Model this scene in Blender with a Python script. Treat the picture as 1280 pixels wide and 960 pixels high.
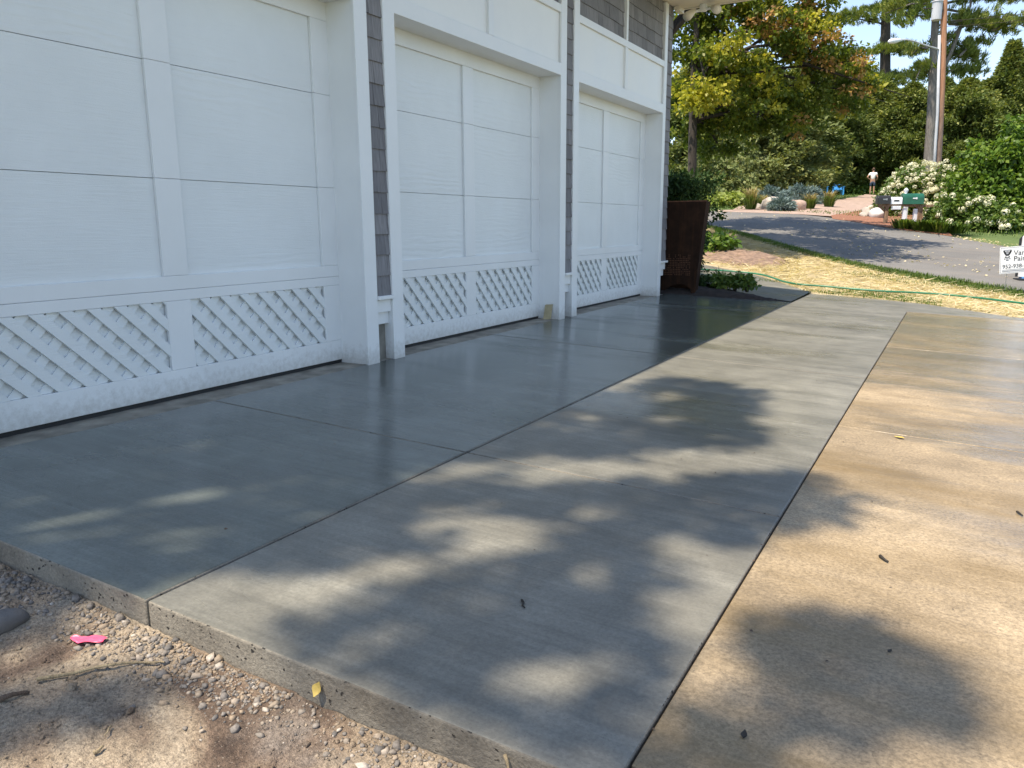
import bpy, bmesh, math, random
import numpy as np
from mathutils import Vector, Matrix
for o in list(bpy.data.objects): bpy.data.objects.remove(o)
scene = bpy.context.scene
COL = scene.collection
random.seed(7)
RNG = np.random.default_rng(11)

# ------------------------------------------------------------------ camera
F_PX, CX, CZ = 971.67, 3.908, 0.9745
FWD = Vector((-0.48335516, 0.85251251, -0.1989729))
RGT = Vector((0.87042306, 0.49227608, -0.00528694))
UPV = Vector((-0.09344242, 0.17574608, 0.97999073))
cam_d = bpy.data.cameras.new('camera'); cam = bpy.data.objects.new('camera', cam_d); COL.objects.link(cam)
cam_d.sensor_width = 36.0; cam_d.lens = F_PX / 1280 * 36.0; cam_d.clip_end = 2000; cam_d.clip_start = 0.05
cam.matrix_world = Matrix(((RGT.x, UPV.x, -FWD.x, CX), (RGT.y, UPV.y, -FWD.y, 0), (RGT.z, UPV.z, -FWD.z, CZ), (0, 0, 0, 1)))
scene.camera = cam

# ------------------------------------------------------------------ light
LDIR = Vector((0.172, 0.45, -1.0)).normalized()          # the way sunlight travels
world = bpy.data.worlds.new('World'); scene.world = world; world.use_nodes = True
wn = world.node_tree.nodes; wl = world.node_tree.links
sky = wn.new('ShaderNodeTexSky'); sky.sky_type = 'NISHITA'; sky.sun_disc = False
sky.sun_elevation = math.asin(-LDIR.z); sky.sun_rotation = math.atan2(-LDIR.x, -LDIR.y)
sky.air_density = 0.85; sky.dust_density = 0.25; sky.ozone_density = 0.35
wn['Background'].inputs[1].default_value = 0.15
hs = wn.new('ShaderNodeHueSaturation'); hs.inputs['Saturation'].default_value = 0.86
wl.new(sky.outputs[0], hs.inputs['Color']); wl.new(hs.outputs[0], wn['Background'].inputs[0])
sd = bpy.data.lights.new('sun', 'SUN'); sd.energy = 4.6; sd.angle = math.radians(0.55); sd.color = (1.0, 0.88, 0.71)
sun = bpy.data.objects.new('sun', sd); COL.objects.link(sun)
sun.rotation_euler = LDIR.to_track_quat('-Z', 'Y').to_euler(); sun.location = (0, 0, 30)
scene.view_settings.view_transform = 'Standard'; scene.view_settings.look = 'None'
scene.view_settings.exposure = 0.86; scene.view_settings.gamma = 1.0
scene.render.engine = 'CYCLES'
scene.cycles.max_bounces = 8; scene.cycles.transparent_max_bounces = 8

# ------------------------------------------------------------------ helpers
def link(o): COL.objects.link(o); return o
WLOC = {}
def thing(name, label, cat, loc=(0, 0, 0), group=None):
    o = bpy.data.objects.new(name, None); link(o); o.location = loc; o.empty_display_size = 0.2
    o['label'] = label; o['category'] = cat
    if group: o['group'] = group
    WLOC[o.name] = Vector(loc)
    return o
def tag(o, label, cat, group=None, kind=None):
    o['label'] = label; o['category'] = cat
    if group: o['group'] = group
    if kind: o['kind'] = kind
    return o
def place(o, parent):
    """world-space mesh -> child of parent with a local mesh"""
    if parent is not None:
        o.parent = parent
        w = WLOC[parent.name]
        o.data.transform(Matrix.Translation(-w))
        WLOC[o.name] = w.copy()
    return o
class MB:
    def __init__(s): s.v = []; s.f = []; s.mi = []; s.cur = 0
    def add(s, vs, fs):
        b = len(s.v); s.v += [tuple(p) for p in vs]; s.f += [tuple(i + b for i in f) for f in fs]; s.mi += [s.cur] * len(fs); return s
    def box(s, x0, x1, y0, y1, z0, z1):
        return s.hexa([(x0, y0, z0), (x1, y0, z0), (x1, y1, z0), (x0, y1, z0), (x0, y0, z1), (x1, y0, z1), (x1, y1, z1), (x0, y1, z1)])
    def hexa(s, p):
        return s.add(p, [(3, 2, 1, 0), (4, 5, 6, 7), (0, 1, 5, 4), (1, 2, 6, 5), (2, 3, 7, 6), (3, 0, 4, 7)])
    def obox(s, c, ax, ay, az):
        c = Vector(c); ax = Vector(ax); ay = Vector(ay); az = Vector(az)
        return s.hexa([c - ax - ay - az, c + ax - ay - az, c + ax + ay - az, c - ax + ay - az, c - ax - ay + az, c + ax - ay + az, c + ax + ay + az, c - ax + ay + az])
    def tube(s, pts, rad, n=10, cap=True):
        pts = [Vector(p) for p in pts]
        if not hasattr(rad, '__len__'): rad = [rad] * len(pts)
        rings = []; prev = None; vs = []; fs = []
        for i, p in enumerate(pts):
            t = (pts[min(i + 1, len(pts) - 1)] - pts[max(i - 1, 0)]).normalized()
            if prev is None:
                a = t.orthogonal().normalized()
            else:
                a = (prev - t * prev.dot(t))
                a = a.normalized() if a.length > 1e-6 else t.orthogonal().normalized()
            prev = a; b = t.cross(a)
            for k in range(n):
                q = 2 * math.pi * k / n
                vs.append(p + (a * math.cos(q) + b * math.sin(q)) * rad[i])
        for i in range(len(pts) - 1):
            for k in range(n):
                fs.append((i * n + k, i * n + (k + 1) % n, (i + 1) * n + (k + 1) % n, (i + 1) * n + k))
        if cap:
            fs.append(tuple(range(n - 1, -1, -1))); fs.append(tuple((len(pts) - 1) * n + k for k in range(n)))
        return s.add(vs, fs)
    def prism(s, poly, axis, a, b):
        """poly of 2-D points in the plane across axis ('x': (y,z), 'y': (x,z), 'z': (x,y))"""
        def P(q, t): return {'x': (t, q[0], q[1]), 'y': (q[0], t, q[1]), 'z': (q[0], q[1], t)}[axis]
        n = len(poly); vs = [P(q, a) for q in poly] + [P(q, b) for q in poly]
        fs = [tuple(range(n - 1, -1, -1)), tuple(range(n, 2 * n))] + [(i, (i + 1) % n, n + (i + 1) % n, n + i) for i in range(n)]
        return s.add(vs, fs)
    def build(s, name, mat, parent=None, smooth=False, bevel=0, seg=2):
        me = bpy.data.meshes.new(name); me.from_pydata(s.v, [], s.f)
        for m in (mat if isinstance(mat, (list, tuple)) else [mat]): me.materials.append(m)
        if isinstance(mat, (list, tuple)): me.polygons.foreach_set('material_index', s.mi)
        bm = bmesh.new(); bm.from_mesh(me); bmesh.ops.recalc_face_normals(bm, faces=bm.faces); bm.to_mesh(me); bm.free()
        if smooth: me.polygons.foreach_set('use_smooth', [True] * len(me.polygons))
        o = bpy.data.objects.new(name, me); link(o); WLOC[o.name] = Vector((0, 0, 0))
        if bevel:
            m = o.modifiers.new('bevel', 'BEVEL'); m.width = bevel; m.segments = seg; m.limit_method = 'ANGLE'; m.angle_limit = math.radians(40)
            m.harden_normals = False
        return place(o, parent)
def struct(o): o['kind'] = 'structure'; return o
def np_mesh(name, V, Fq, mat, parent=None, smooth=False, mi=None):
    """V (n,3), Fq (m,k) arrays"""
    me = bpy.data.meshes.new(name); V = np.asarray(V, dtype=np.float32); Fq = np.asarray(Fq, dtype=np.int32)
    m, k = Fq.shape
    me.vertices.add(len(V)); me.vertices.foreach_set('co', V.ravel())
    me.loops.add(m * k); me.loops.foreach_set('vertex_index', Fq.ravel())
    me.polygons.add(m); me.polygons.foreach_set('loop_start', np.arange(0, m * k, k, dtype=np.int32))
    me.polygons.foreach_set('loop_total', np.full(m, k, dtype=np.int32))
    for q in (mat if isinstance(mat, (list, tuple)) else [mat]): me.materials.append(q)
    if mi is not None: me.polygons.foreach_set('material_index', np.asarray(mi, dtype=np.int32))
    if smooth: me.polygons.foreach_set('use_smooth', np.ones(m, dtype=bool))
    me.update(calc_edges=True); me.validate()
    o = bpy.data.objects.new(name, me); link(o); WLOC[o.name] = Vector((0, 0, 0))
    return place(o, parent)

# numpy value noise
_perm = np.random.default_rng(3).random((64, 64, 64)).astype(np.float32)
def vnoise(P, scale):
    P = np.asarray(P, dtype=np.float64) * scale + 100.37
    i = np.floor(P).astype(int); f = P - i; f = f * f * (3 - 2 * f)
    out = 0
    for dx in (0, 1):
        for dy in (0, 1):
            for dz in (0, 1):
                w = (f[:, 0] if dx else 1 - f[:, 0]) * (f[:, 1] if dy else 1 - f[:, 1]) * (f[:, 2] if dz else 1 - f[:, 2])
                out = out + w * _perm[(i[:, 0] + dx) % 64, (i[:, 1] + dy) % 64, (i[:, 2] + dz) % 64]
    return out * 2 - 1
def fbm(P, scale, octs=4):
    r = 0; a = 1.0; t = 0
    for k in range(octs): r = r + a * vnoise(P, scale * 2 ** k); t += a; a *= .5
    return r / t

# ------------------------------------------------------------------ terrain
def rise(d):
    a = np.logaddexp(0, (d - 13.5) * 1.2) / 1.2
    b = np.logaddexp(0, (d - 25.5) * 0.5) / 0.5
    return 0.0995 * a - 0.0395 * b
def terrain(x, y):
    x = np.asarray(x, float); y = np.asarray(y, float)
    d = (x - CX) * -0.4932 + y * 0.8699
    z = -0.038 * np.clip(x, -1, 7) - 0.03 + rise(d)
    t = np.clip((11.2 - y) / 1.8, 0, 1); t = t * t * (3 - 2 * t)
    return z - 0.2 * t * (d < 14)
def ray(u, v): return FWD * F_PX + RGT * (u - 640) - UPV * (v - 480)
def at(u, v, dz=0.0):
    """point of the ground seen at photo pixel u,v"""
    r = ray(u, v); h = math.hypot(r.x, r.y); ts = np.arange(2.0, 160, 0.02) / h
    z = CZ + ts * r.z; g = terrain(CX + ts * r.x, ts * r.y)
    k = np.argmax(z <= g) if (z <= g).any() else len(ts) - 1
    return Vector((CX + ts[k] * r.x, ts[k] * r.y, float(g[k]) + dz))
def up_at(u, v, d):
    """point at photo pixel u,v and d metres of horizontal distance"""
    r = ray(u, v); t = d / (r.x * -0.4932 + r.y * 0.8699)
    return Vector((CX + t * r.x, t * r.y, CZ + t * r.z))
def gz(p): return float(terrain(p[0], p[1]))
def on_ground(u, d):
    v = 300.0
    for _ in range(5):
        p = up_at(u, v, d); q = Vector((p.x - CX, p.y, gz(p) - CZ)); v = 480 - F_PX * q.dot(UPV) / q.dot(FWD)
    return Vector((p.x, p.y, gz(p)))
def mpp(d): return d / F_PX      # metres per photo pixel at distance d

# ------------------------------------------------------------------ materials
def new_mat(name):
    m = bpy.data.materials.new(name); m.use_nodes = True
    nt = m.node_tree; nt.nodes.clear()
    out = nt.nodes.new('ShaderNodeOutputMaterial'); b = nt.nodes.new('ShaderNodeBsdfPrincipled')
    nt.links.new(b.outputs[0], out.inputs[0])
    return m, nt, b
def N(nt, t, **kw):
    n = nt.nodes.new(t)
    for k, v in kw.items(): setattr(n, k, v)
    return n
def coords(nt, scale=(1, 1, 1), which='Object', loc=(0, 0, 0), rot=(0, 0, 0)):
    tc = N(nt, 'ShaderNodeTexCoord'); mp = N(nt, 'ShaderNodeMapping')
    mp.inputs['Scale'].default_value = scale; mp.inputs['Location'].default_value = loc; mp.inputs['Rotation'].default_value = rot
    nt.links.new(tc.outputs[which], mp.inputs[0]); return mp.outputs[0]
def noise(nt, vec, scale, detail=4, rough=0.55, dist=0.0):
    n = N(nt, 'ShaderNodeTexNoise'); n.inputs['Scale'].default_value = scale; n.inputs['Detail'].default_value = detail
    n.inputs['Roughness'].default_value = rough; n.inputs['Distortion'].default_value = dist
    nt.links.new(vec, n.inputs['Vector']); return n.outputs['Fac']
def ramp(nt, fac, stops):
    r = N(nt, 'ShaderNodeValToRGB'); e = r.color_ramp.elements
    while len(e) < len(stops): e.new(0.5)
    for k, (p, c) in enumerate(stops):
        e[k].position = p; e[k].color = (c if hasattr(c, '__len__') else (c, c, c)) [:3] + (1,) if hasattr(c, '__len__') else (c, c, c, 1)
    nt.links.new(fac, r.inputs[0]); return r.outputs[0]
def mixc(nt, fac, a, b, mode='MIX'):
    m = N(nt, 'ShaderNodeMix', data_type='RGBA', blend_type=mode)
    for s, x in ((0, fac), (6, a), (7, b)):
        if hasattr(x, 'is_linked'): nt.links.new(x, m.inputs[s])
        elif hasattr(x, '__len__'): m.inputs[s].default_value = tuple(x) + (1,)
        else: m.inputs[s].default_value = x
    return m.outputs[2]
def math_n(nt, op, a, b=None):
    m = N(nt, 'ShaderNodeMath', operation=op)
    for s, x in ((0, a), (1, b)):
        if x is None: continue
        if hasattr(x, 'is_linked'): nt.links.new(x, m.inputs[s])
        else: m.inputs[s].default_value = x
    return m.outputs[0]
def bump(nt, b, h, strength=0.3, dist=0.01):
    n = N(nt, 'ShaderNodeBump'); n.inputs['Strength'].default_value = strength; n.inputs['Distance'].default_value = dist
    nt.links.new(h, n.inputs['Height']); nt.links.new(n.outputs[0], b.inputs['Normal'])
def setc(nt, b, c):
    if hasattr(c, 'is_linked'): nt.links.new(c, b.inputs['Base Color'])
    else: b.inputs['Base Color'].default_value = tuple(c) + (1,)
def rough_(nt, b, r):
    if hasattr(r, 'is_linked'): nt.links.new(r, b.inputs['Roughness'])
    else: b.inputs['Roughness'].default_value = r
def simple(name, c, r=0.6, var=0.25, scale=8, bmp=0.1, metal=0.0, bscale=None):
    m, nt, b = new_mat(name); v = coords(nt)
    f = noise(nt, v, scale)
    lo = tuple(x * (1 - var) for x in c); hi = tuple(min(1, x * (1 + var)) for x in c)
    setc(nt, b, ramp(nt, f, [(0.3, lo), (0.7, hi)])); rough_(nt, b, r); b.inputs['Metallic'].default_value = metal
    if bmp: bump(nt, b, noise(nt, v, bscale or scale * 5), bmp, 0.01)
    return m
def leaf_mat(name, c1, c2, c3=None, trans=0.35, rough=0.5, nscale=0.5):
    """colour differs leaf by leaf and clump by clump"""
    m = bpy.data.materials.new(name); m.use_nodes = True; nt = m.node_tree; nt.nodes.clear()
    out = N(nt, 'ShaderNodeOutputMaterial'); g = N(nt, 'ShaderNodeNewGeometry'); v = coords(nt)
    f = math_n(nt, 'ADD', math_n(nt, 'MULTIPLY', g.outputs['Random Per Island'], 0.5), math_n(nt, 'MULTIPLY', noise(nt, v, nscale, 2), 0.6))
    st = [(0.2, c1), (0.62, c2)] + ([(0.85, c3)] if c3 else [])
    col = ramp(nt, f, st)
    b = N(nt, 'ShaderNodeBsdfPrincipled'); nt.links.new(col, b.inputs['Base Color']); b.inputs['Roughness'].default_value = rough
    b.inputs['Specular IOR Level'].default_value = 0.35
    t = N(nt, 'ShaderNodeBsdfTranslucent'); nt.links.new(mixc(nt, 1.0, col, (1.0, 1.0, 0.5), 'MULTIPLY'), t.inputs[0])
    mx = N(nt, 'ShaderNodeMixShader'); mx.inputs[0].default_value = trans
    nt.links.new(b.outputs[0], mx.inputs[1]); nt.links.new(t.outputs[0], mx.inputs[2]); nt.links.new(mx.outputs[0], out.inputs[0])
    return m

def concrete_mat(name, c, wet=0.5, tan=0.0, seed=0.0):
    """broom-finished concrete, damp in patches that dry out unevenly"""
    m, nt, b = new_mat(name)
    v = coords(nt, loc=(seed, seed * 2, 0)); vs = coords(nt, (0.35, 3.0, 1), loc=(seed, 0, 0)); vb = coords(nt, (3.5, 150, 3.5))
    big = noise(nt, v, 0.8, 4, 0.6); mid = noise(nt, v, 5, 5, 0.6); fine = noise(nt, v, 90, 3, 0.7); streak = noise(nt, vs, 1.4, 5, 0.6)
    broom = noise(nt, vb, 1.0, 3, 0.6)
    dk = tuple(x * 0.72 for x in c); lt = tuple(x * 1.3 for x in c)
    col = ramp(nt, math_n(nt, 'ADD', math_n(nt, 'MULTIPLY', big, 0.8 if tan else 0.5), math_n(nt, 'MULTIPLY', streak, 0.2 if tan else 0.5)), [(0.34, dk), (0.66, lt)])
    col = mixc(nt, 0.35, col, ramp(nt, mid, [(0.3, 0.25), (0.7, 0.75)]), 'OVERLAY')
    col = mixc(nt, 0.30 + 0.35 * tan, col, ramp(nt, fine, [(0.3, 0.2), (0.7, 0.8)]), 'OVERLAY')
    fs = noise(nt, coords(nt, (0.8, 22, 1), loc=(seed, 3, 0)), 1.5, 5, 0.7)
    col = mixc(nt, 0.10 if tan else 0.32, col, ramp(nt, fs, [(0.32, 0.28), (0.68, 0.72)]), 'OVERLAY')
    pores = ramp(nt, noise(nt, v, 170, 2, 0.5), [(0.66, 0.0), (0.74, 0.5)]); col = mixc(nt, pores, col, tuple(x * 0.35 for x in c))
    blot = ramp(nt, noise(nt, coords(nt, loc=(seed + 1.7, 4.4, 0)), 2.6, 6, 0.7, 0.8), [(0.50, 0.0), (0.64, 0.28)]); col = mixc(nt, blot, col, tuple(x * 0.55 for x in c))
    if tan:
        st = noise(nt, coords(nt, (0.5, 1.8, 1), loc=(4, 7, 0)), 0.9, 5, 0.65)
        col = mixc(nt, ramp(nt, st, [(0.46, 0.0), (0.66, 0.65)]), col, (0.17, 0.115, 0.045))
        sp = noise(nt, v, 260, 2, 0.5)
        col = mixc(nt, ramp(nt, sp, [(0.60, 0.0), (0.72, 0.45)]), col, (0.07, 0.06, 0.05))
    else:
        bl = noise(nt, coords(nt, loc=(9, 2, 0)), 1.6, 3, 0.5)
        col = mixc(nt, ramp(nt, bl, [(0.52, 0.0), (0.62, 0.25)]), col, tuple(x * 0.7 for x in c))
    setc(nt, b, col)
    wn_ = noise(nt, coords(nt, (0.5, 1.6, 1), loc=(seed + 3, 1, 0)), 0.8, 5, 0.62)
    lo, hi = (0.07, 0.62) if tan else ((0.16, 0.33) if wet > 0.9 else (0.16, 0.42))
    w = ramp(nt, wn_, [(0.62 - 0.3 * wet, hi), (0.80 - 0.3 * wet, lo)])
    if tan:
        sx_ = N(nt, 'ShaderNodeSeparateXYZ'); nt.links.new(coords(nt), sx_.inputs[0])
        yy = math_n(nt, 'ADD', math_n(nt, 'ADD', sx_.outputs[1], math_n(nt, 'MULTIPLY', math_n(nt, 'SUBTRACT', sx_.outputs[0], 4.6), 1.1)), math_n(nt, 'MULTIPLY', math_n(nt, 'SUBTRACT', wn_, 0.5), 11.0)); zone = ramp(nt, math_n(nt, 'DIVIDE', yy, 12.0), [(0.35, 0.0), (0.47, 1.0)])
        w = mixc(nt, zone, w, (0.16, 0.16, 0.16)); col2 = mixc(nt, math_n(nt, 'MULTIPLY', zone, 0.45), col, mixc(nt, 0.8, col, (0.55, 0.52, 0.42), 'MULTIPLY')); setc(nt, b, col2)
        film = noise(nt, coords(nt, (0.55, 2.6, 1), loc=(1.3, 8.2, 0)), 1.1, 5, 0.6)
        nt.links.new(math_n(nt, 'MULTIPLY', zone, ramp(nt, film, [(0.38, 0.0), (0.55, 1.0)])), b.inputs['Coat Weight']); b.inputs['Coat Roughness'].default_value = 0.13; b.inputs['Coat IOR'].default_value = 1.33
        cb = N(nt, 'ShaderNodeBump'); cb.inputs['Strength'].default_value = 0.5; cb.inputs['Distance'].default_value = 0.012; nt.links.new(math_n(nt, 'ADD', fs, math_n(nt, 'MULTIPLY', mid, 0.6)), cb.inputs['Height']); nt.links.new(cb.outputs[0], b.inputs['Coat Normal'])
    rough_(nt, b, w); b.inputs['Specular IOR Level'].default_value = 0.5
    h = math_n(nt, 'ADD', math_n(nt, 'MULTIPLY', broom, 0.6), math_n(nt, 'MULTIPLY', fine, 0.5 if tan else 0.3))
    h = math_n(nt, 'ADD', h, math_n(nt, 'MULTIPLY', fs, 0.5))
    bump(nt, b, h, 0.2 if not tan else 0.4, 0.004)
    return m

def paint_mat(name, c, grain=True, axis='y', dirt=0.0, streak=0.0):
    m, nt, b = new_mat(name); v = coords(nt)
    sc = {'y': (1.2, 1.2, 22), 'z': (22, 22, 1.2)}[axis]
    g = noise(nt, coords(nt, sc), 3.0, 6, 0.65, 1.2)
    mot = noise(nt, v, 2.2, 4)
    wv = N(nt, 'ShaderNodeTexWave', bands_direction='Z'); wv.inputs['Scale'].default_value = 5.0; wv.inputs['Distortion'].default_value = 9.0; wv.inputs['Detail'].default_value = 3.0; wv.inputs['Detail Scale'].default_value = 1.2
    nt.links.new(coords(nt, (1, 0.35, 1.3) if axis == 'y' else (0.4, 0.4, 0.2)), wv.inputs['Vector'])
    pat = ramp(nt, noise(nt, coords(nt, (1, 0.5, 2.2)), 1.3, 2), [(0.48, 0.0), (0.62, 1.0)])
    g = math_n(nt, 'ADD', g, math_n(nt, 'MULTIPLY', math_n(nt, 'MULTIPLY', wv.outputs['Fac'], pat), 0.5 if axis == 'y' else 0.1))
    col = ramp(nt, mot, [(0.3, tuple(x * 0.95 for x in c)), (0.7, tuple(min(.9, x * 1.03) for x in c))])
    if dirt:
        sep = N(nt, 'ShaderNodeSeparateXYZ'); tc = N(nt, 'ShaderNodeTexCoord'); nt.links.new(tc.outputs['Object'], sep.inputs[0])
        d = ramp(nt, math_n(nt, 'ADD', sep.outputs[2], math_n(nt, 'MULTIPLY', noise(nt, v, 26, 6, 0.7), 0.30)), [(0.15, dirt), (0.28, 0.0)])
        col = mixc(nt, d, col, (0.33, 0.31, 0.27))
    setc(nt, b, col); rough_(nt, b, ramp(nt, mot, [(0.3, 0.32), (0.7, 0.5)]))
    if grain:
        h = math_n(nt, 'ADD', g, math_n(nt, 'MULTIPLY', noise(nt, v, 140, 3), 0.25))
        bump(nt, b, h, grain if not isinstance(grain, bool) else 0.22, 0.006)
    return m

M = {}
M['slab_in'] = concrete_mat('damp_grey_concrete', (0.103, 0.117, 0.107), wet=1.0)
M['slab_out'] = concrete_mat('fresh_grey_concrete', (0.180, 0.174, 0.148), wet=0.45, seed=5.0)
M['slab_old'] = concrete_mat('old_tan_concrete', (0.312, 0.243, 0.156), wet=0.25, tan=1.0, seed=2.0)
M['apron'] = simple('weathered_floor_edge', (0.24, 0.22, 0.18), 0.75, 0.45, 6, 0.4)
M['white'] = paint_mat('white_trim_paint', (0.76, 0.78, 0.78), grain=0.2, axis='z', dirt=0.5)
M['door'] = paint_mat('white_door_paint', (0.74, 0.77, 0.77), grain=0.42, axis='y')
M['panelw'] = paint_mat('white_panel_paint', (0.78, 0.79, 0.77), grain=0.05, axis='y')
M['soffit'] = simple('cream_soffit_paint', (0.72, 0.66, 0.56), 0.6, 0.05, 3, 0.05)
M['found'] = simple('foundation_block', (0.20, 0.19, 0.165), 0.85, 0.35, 7, 0.3)
M['dark'] = simple('black_rubber_seal', (0.015, 0.015, 0.016), 0.7, 0.2, 5, 0)
M['roof'] = simple('asphalt_roof_shingle', (0.09, 0.085, 0.08), 0.9, 0.3, 20, 0.3)

def shingle_mat():
    m, nt, b = new_mat('grey_stained_shingle'); g = N(nt, 'ShaderNodeNewGeometry')
    st = noise(nt, coords(nt, (26, 26, 1.6)), 3.0, 5, 0.6)
    a = ramp(nt, g.outputs['Random Per Island'], [(0.0, (0.15, 0.147, 0.155)), (1.0, (0.225, 0.22, 0.226))])
    setc(nt, b, mixc(nt, 0.5, a, ramp(nt, st, [(0.3, 0.25), (0.7, 0.72)]), 'OVERLAY')); rough_(nt, b, 0.8)
    bump(nt, b, st, 0.4, 0.006); return m
M['shingle'] = shingle_mat()
def ground_mats():
    # far lawn / ground sheet
    m, nt, b = new_mat('lawn_ground'); v = coords(nt)
    c = ramp(nt, noise(nt, v, 0.35, 5), [(0.3, (0.055, 0.095, 0.022)), (0.7, (0.105, 0.15, 0.04))])
    c = mixc(nt, 0.5, c, ramp(nt, noise(nt, v, 30, 4), [(0.3, 0.25), (0.7, 0.75)]), 'OVERLAY'); setc(nt, b, c); rough_(nt, b, 0.9)
    bump(nt, b, noise(nt, v, 40, 3), 0.6, 0.03); M['lawn'] = m
    m, nt, b = new_mat('straw_covered_soil'); v = coords(nt)
    c = ramp(nt, noise(nt, v, 1.1, 6, 0.65), [(0.28, (0.24, 0.19, 0.12)), (0.45, (0.44, 0.36, 0.22)), (0.7, (0.56, 0.48, 0.31))])
    c = mixc(nt, 0.7, c, ramp(nt, noise(nt, coords(nt, (30, 90, 30), rot=(0, 0, .6)), 1, 4, 0.7), [(0.3, 0.2), (0.7, 0.8)]), 'OVERLAY'); setc(nt, b, c); rough_(nt, b, 0.9)
    bump(nt, b, noise(nt, v, 60, 4), 0.8, 0.03); M['straw'] = m
    m, nt, b = new_mat('worn_asphalt'); v = coords(nt)
    c = ramp(nt, noise(nt, v, 0.5, 5, 0.6), [(0.3, (0.115, 0.112, 0.108)), (0.7, (0.185, 0.178, 0.168))])
    c = mixc(nt, 0.5, c, ramp(nt, noise(nt, v, 60, 3, 0.7), [(0.3, 0.25), (0.7, 0.75)]), 'OVERLAY')
    wr = ramp(nt, noise(nt, coords(nt, (0.25, 1.4, 1), rot=(0, 0, -0.75)), 1.2, 5, 0.6), [(0.52, 0.0), (0.68, 0.5)])
    c = mixc(nt, wr, c, (0.20, 0.175, 0.15)); setc(nt, b, c); rough_(nt, b, 0.85)
    bump(nt, b, noise(nt, v, 80, 3), 0.5, 0.01); M['asphalt'] = m
    M['drive'] = simple('pinkish_gravel', (0.34, 0.25, 0.20), 0.9, 0.25, 5, 0.5, bscale=60)
    M['mulch'] = simple('red_mulch', (0.24, 0.11, 0.065), 0.95, 0.4, 25, 0.8)
    M['mulchdark'] = simple('dark_mulch', (0.030, 0.022, 0.018), 0.95, 0.5, 30, 0.9)
    m, nt, b = new_mat('bare_soil'); v = coords(nt)
    f = noise(nt, v, 2.3, 6, 0.6, 0.6)
    c = ramp(nt, f, [(0.34, (0.070, 0.047, 0.034)), (0.43, (0.17, 0.12, 0.085)), (0.52, (0.30, 0.235, 0.165)), (0.66, (0.40, 0.335, 0.25))])
    gr = ramp(nt, noise(nt, coords(nt, loc=(3.1, 1.2, 0)), 1.7, 4), [(0.55, 0.0), (0.68, 0.7)])
    c = mixc(nt, gr, c, (0.27, 0.255, 0.235))
    c = mixc(nt, 0.9, c, ramp(nt, noise(nt, v, 110, 5, 0.8), [(0.3, 0.12), (0.7, 0.82)]), 'OVERLAY')
    spk = ramp(nt, noise(nt, v, 190, 3, 0.6), [(0.62, 0.0), (0.7, 0.7)])
    c = mixc(nt, spk, c, (0.40, 0.34, 0.28)); setc(nt, b, c); rough_(nt, b, 0.95)
    bump(nt, b, math_n(nt, 'ADD', noise(nt, v, 60, 5, 0.7), math_n(nt, 'MULTIPLY', noise(nt, v, 230, 3), 0.5)), 1.0, 0.012); M['soil'] = m
    m, nt, b = new_mat('gravel_stone'); g = N(nt, 'ShaderNodeNewGeometry'); v = coords(nt)
    c = ramp(nt, g.outputs['Random Per Island'], [(0.0, (0.10, 0.095, 0.09)), (0.3, (0.20, 0.18, 0.16)), (0.6, (0.25, 0.21, 0.165)), (0.88, (0.29, 0.22, 0.15)), (1.0, (0.42, 0.38, 0.33))])
    c = mixc(nt, 0.5, c, ramp(nt, noise(nt, v, 120, 3), [(0.3, 0.25), (0.7, 0.75)]), 'OVERLAY'); setc(nt, b, c); rough_(nt, b, 0.85)
    bump(nt, b, noise(nt, v, 200, 3), 0.4, 0.004); M['gravel'] = m
ground_mats()
def slab_edge_mat():
    m, nt, b = new_mat('cast_concrete_edge'); v = coords(nt)
    c = ramp(nt, noise(nt, v, 4, 6, 0.65), [(0.3, (0.125, 0.108, 0.085)), (0.7, (0.26, 0.235, 0.19))])
    vo = N(nt, 'ShaderNodeTexVoronoi'); vo.inputs['Scale'].default_value = 38; wv = N(nt, 'ShaderNodeVectorMath', operation='ADD'); nz = N(nt, 'ShaderNodeTexNoise'); nz.inputs['Scale'].default_value = 30; nz.inputs['Detail'].default_value = 3; nt.links.new(v, nz.inputs['Vector'])
    sv_ = N(nt, 'ShaderNodeVectorMath', operation='SCALE'); sv_.inputs['Scale'].default_value = 0.045; nt.links.new(nz.outputs['Color'], sv_.inputs[0]); nt.links.new(coords(nt, (1, 1, 1.3)), wv.inputs[0]); nt.links.new(sv_.outputs[0], wv.inputs[1]); nt.links.new(wv.outputs[0], vo.inputs['Vector'])
    pres = ramp(nt, noise(nt, v, 7, 3), [(0.44, 0.0), (0.52, 1.0)])
    hole = math_n(nt, 'MULTIPLY', ramp(nt, vo.outputs['Distance'], [(0.14, 1.0), (0.22, 0.0)]), pres)
    c = mixc(nt, hole, c, (0.03, 0.027, 0.024)); c = mixc(nt, 0.4, c, ramp(nt, noise(nt, v, 110, 3), [(0.3, 0.25), (0.7, 0.75)]), 'OVERLAY')
    setc(nt, b, c); rough_(nt, b, 0.8)
    bump(nt, b, math_n(nt, 'SUBTRACT', math_n(nt, 'MULTIPLY', noise(nt, v, 60, 5, 0.7), 0.9), hole), 1.0, 0.008); M['slab_edge'] = m
slab_edge_mat()

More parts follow.
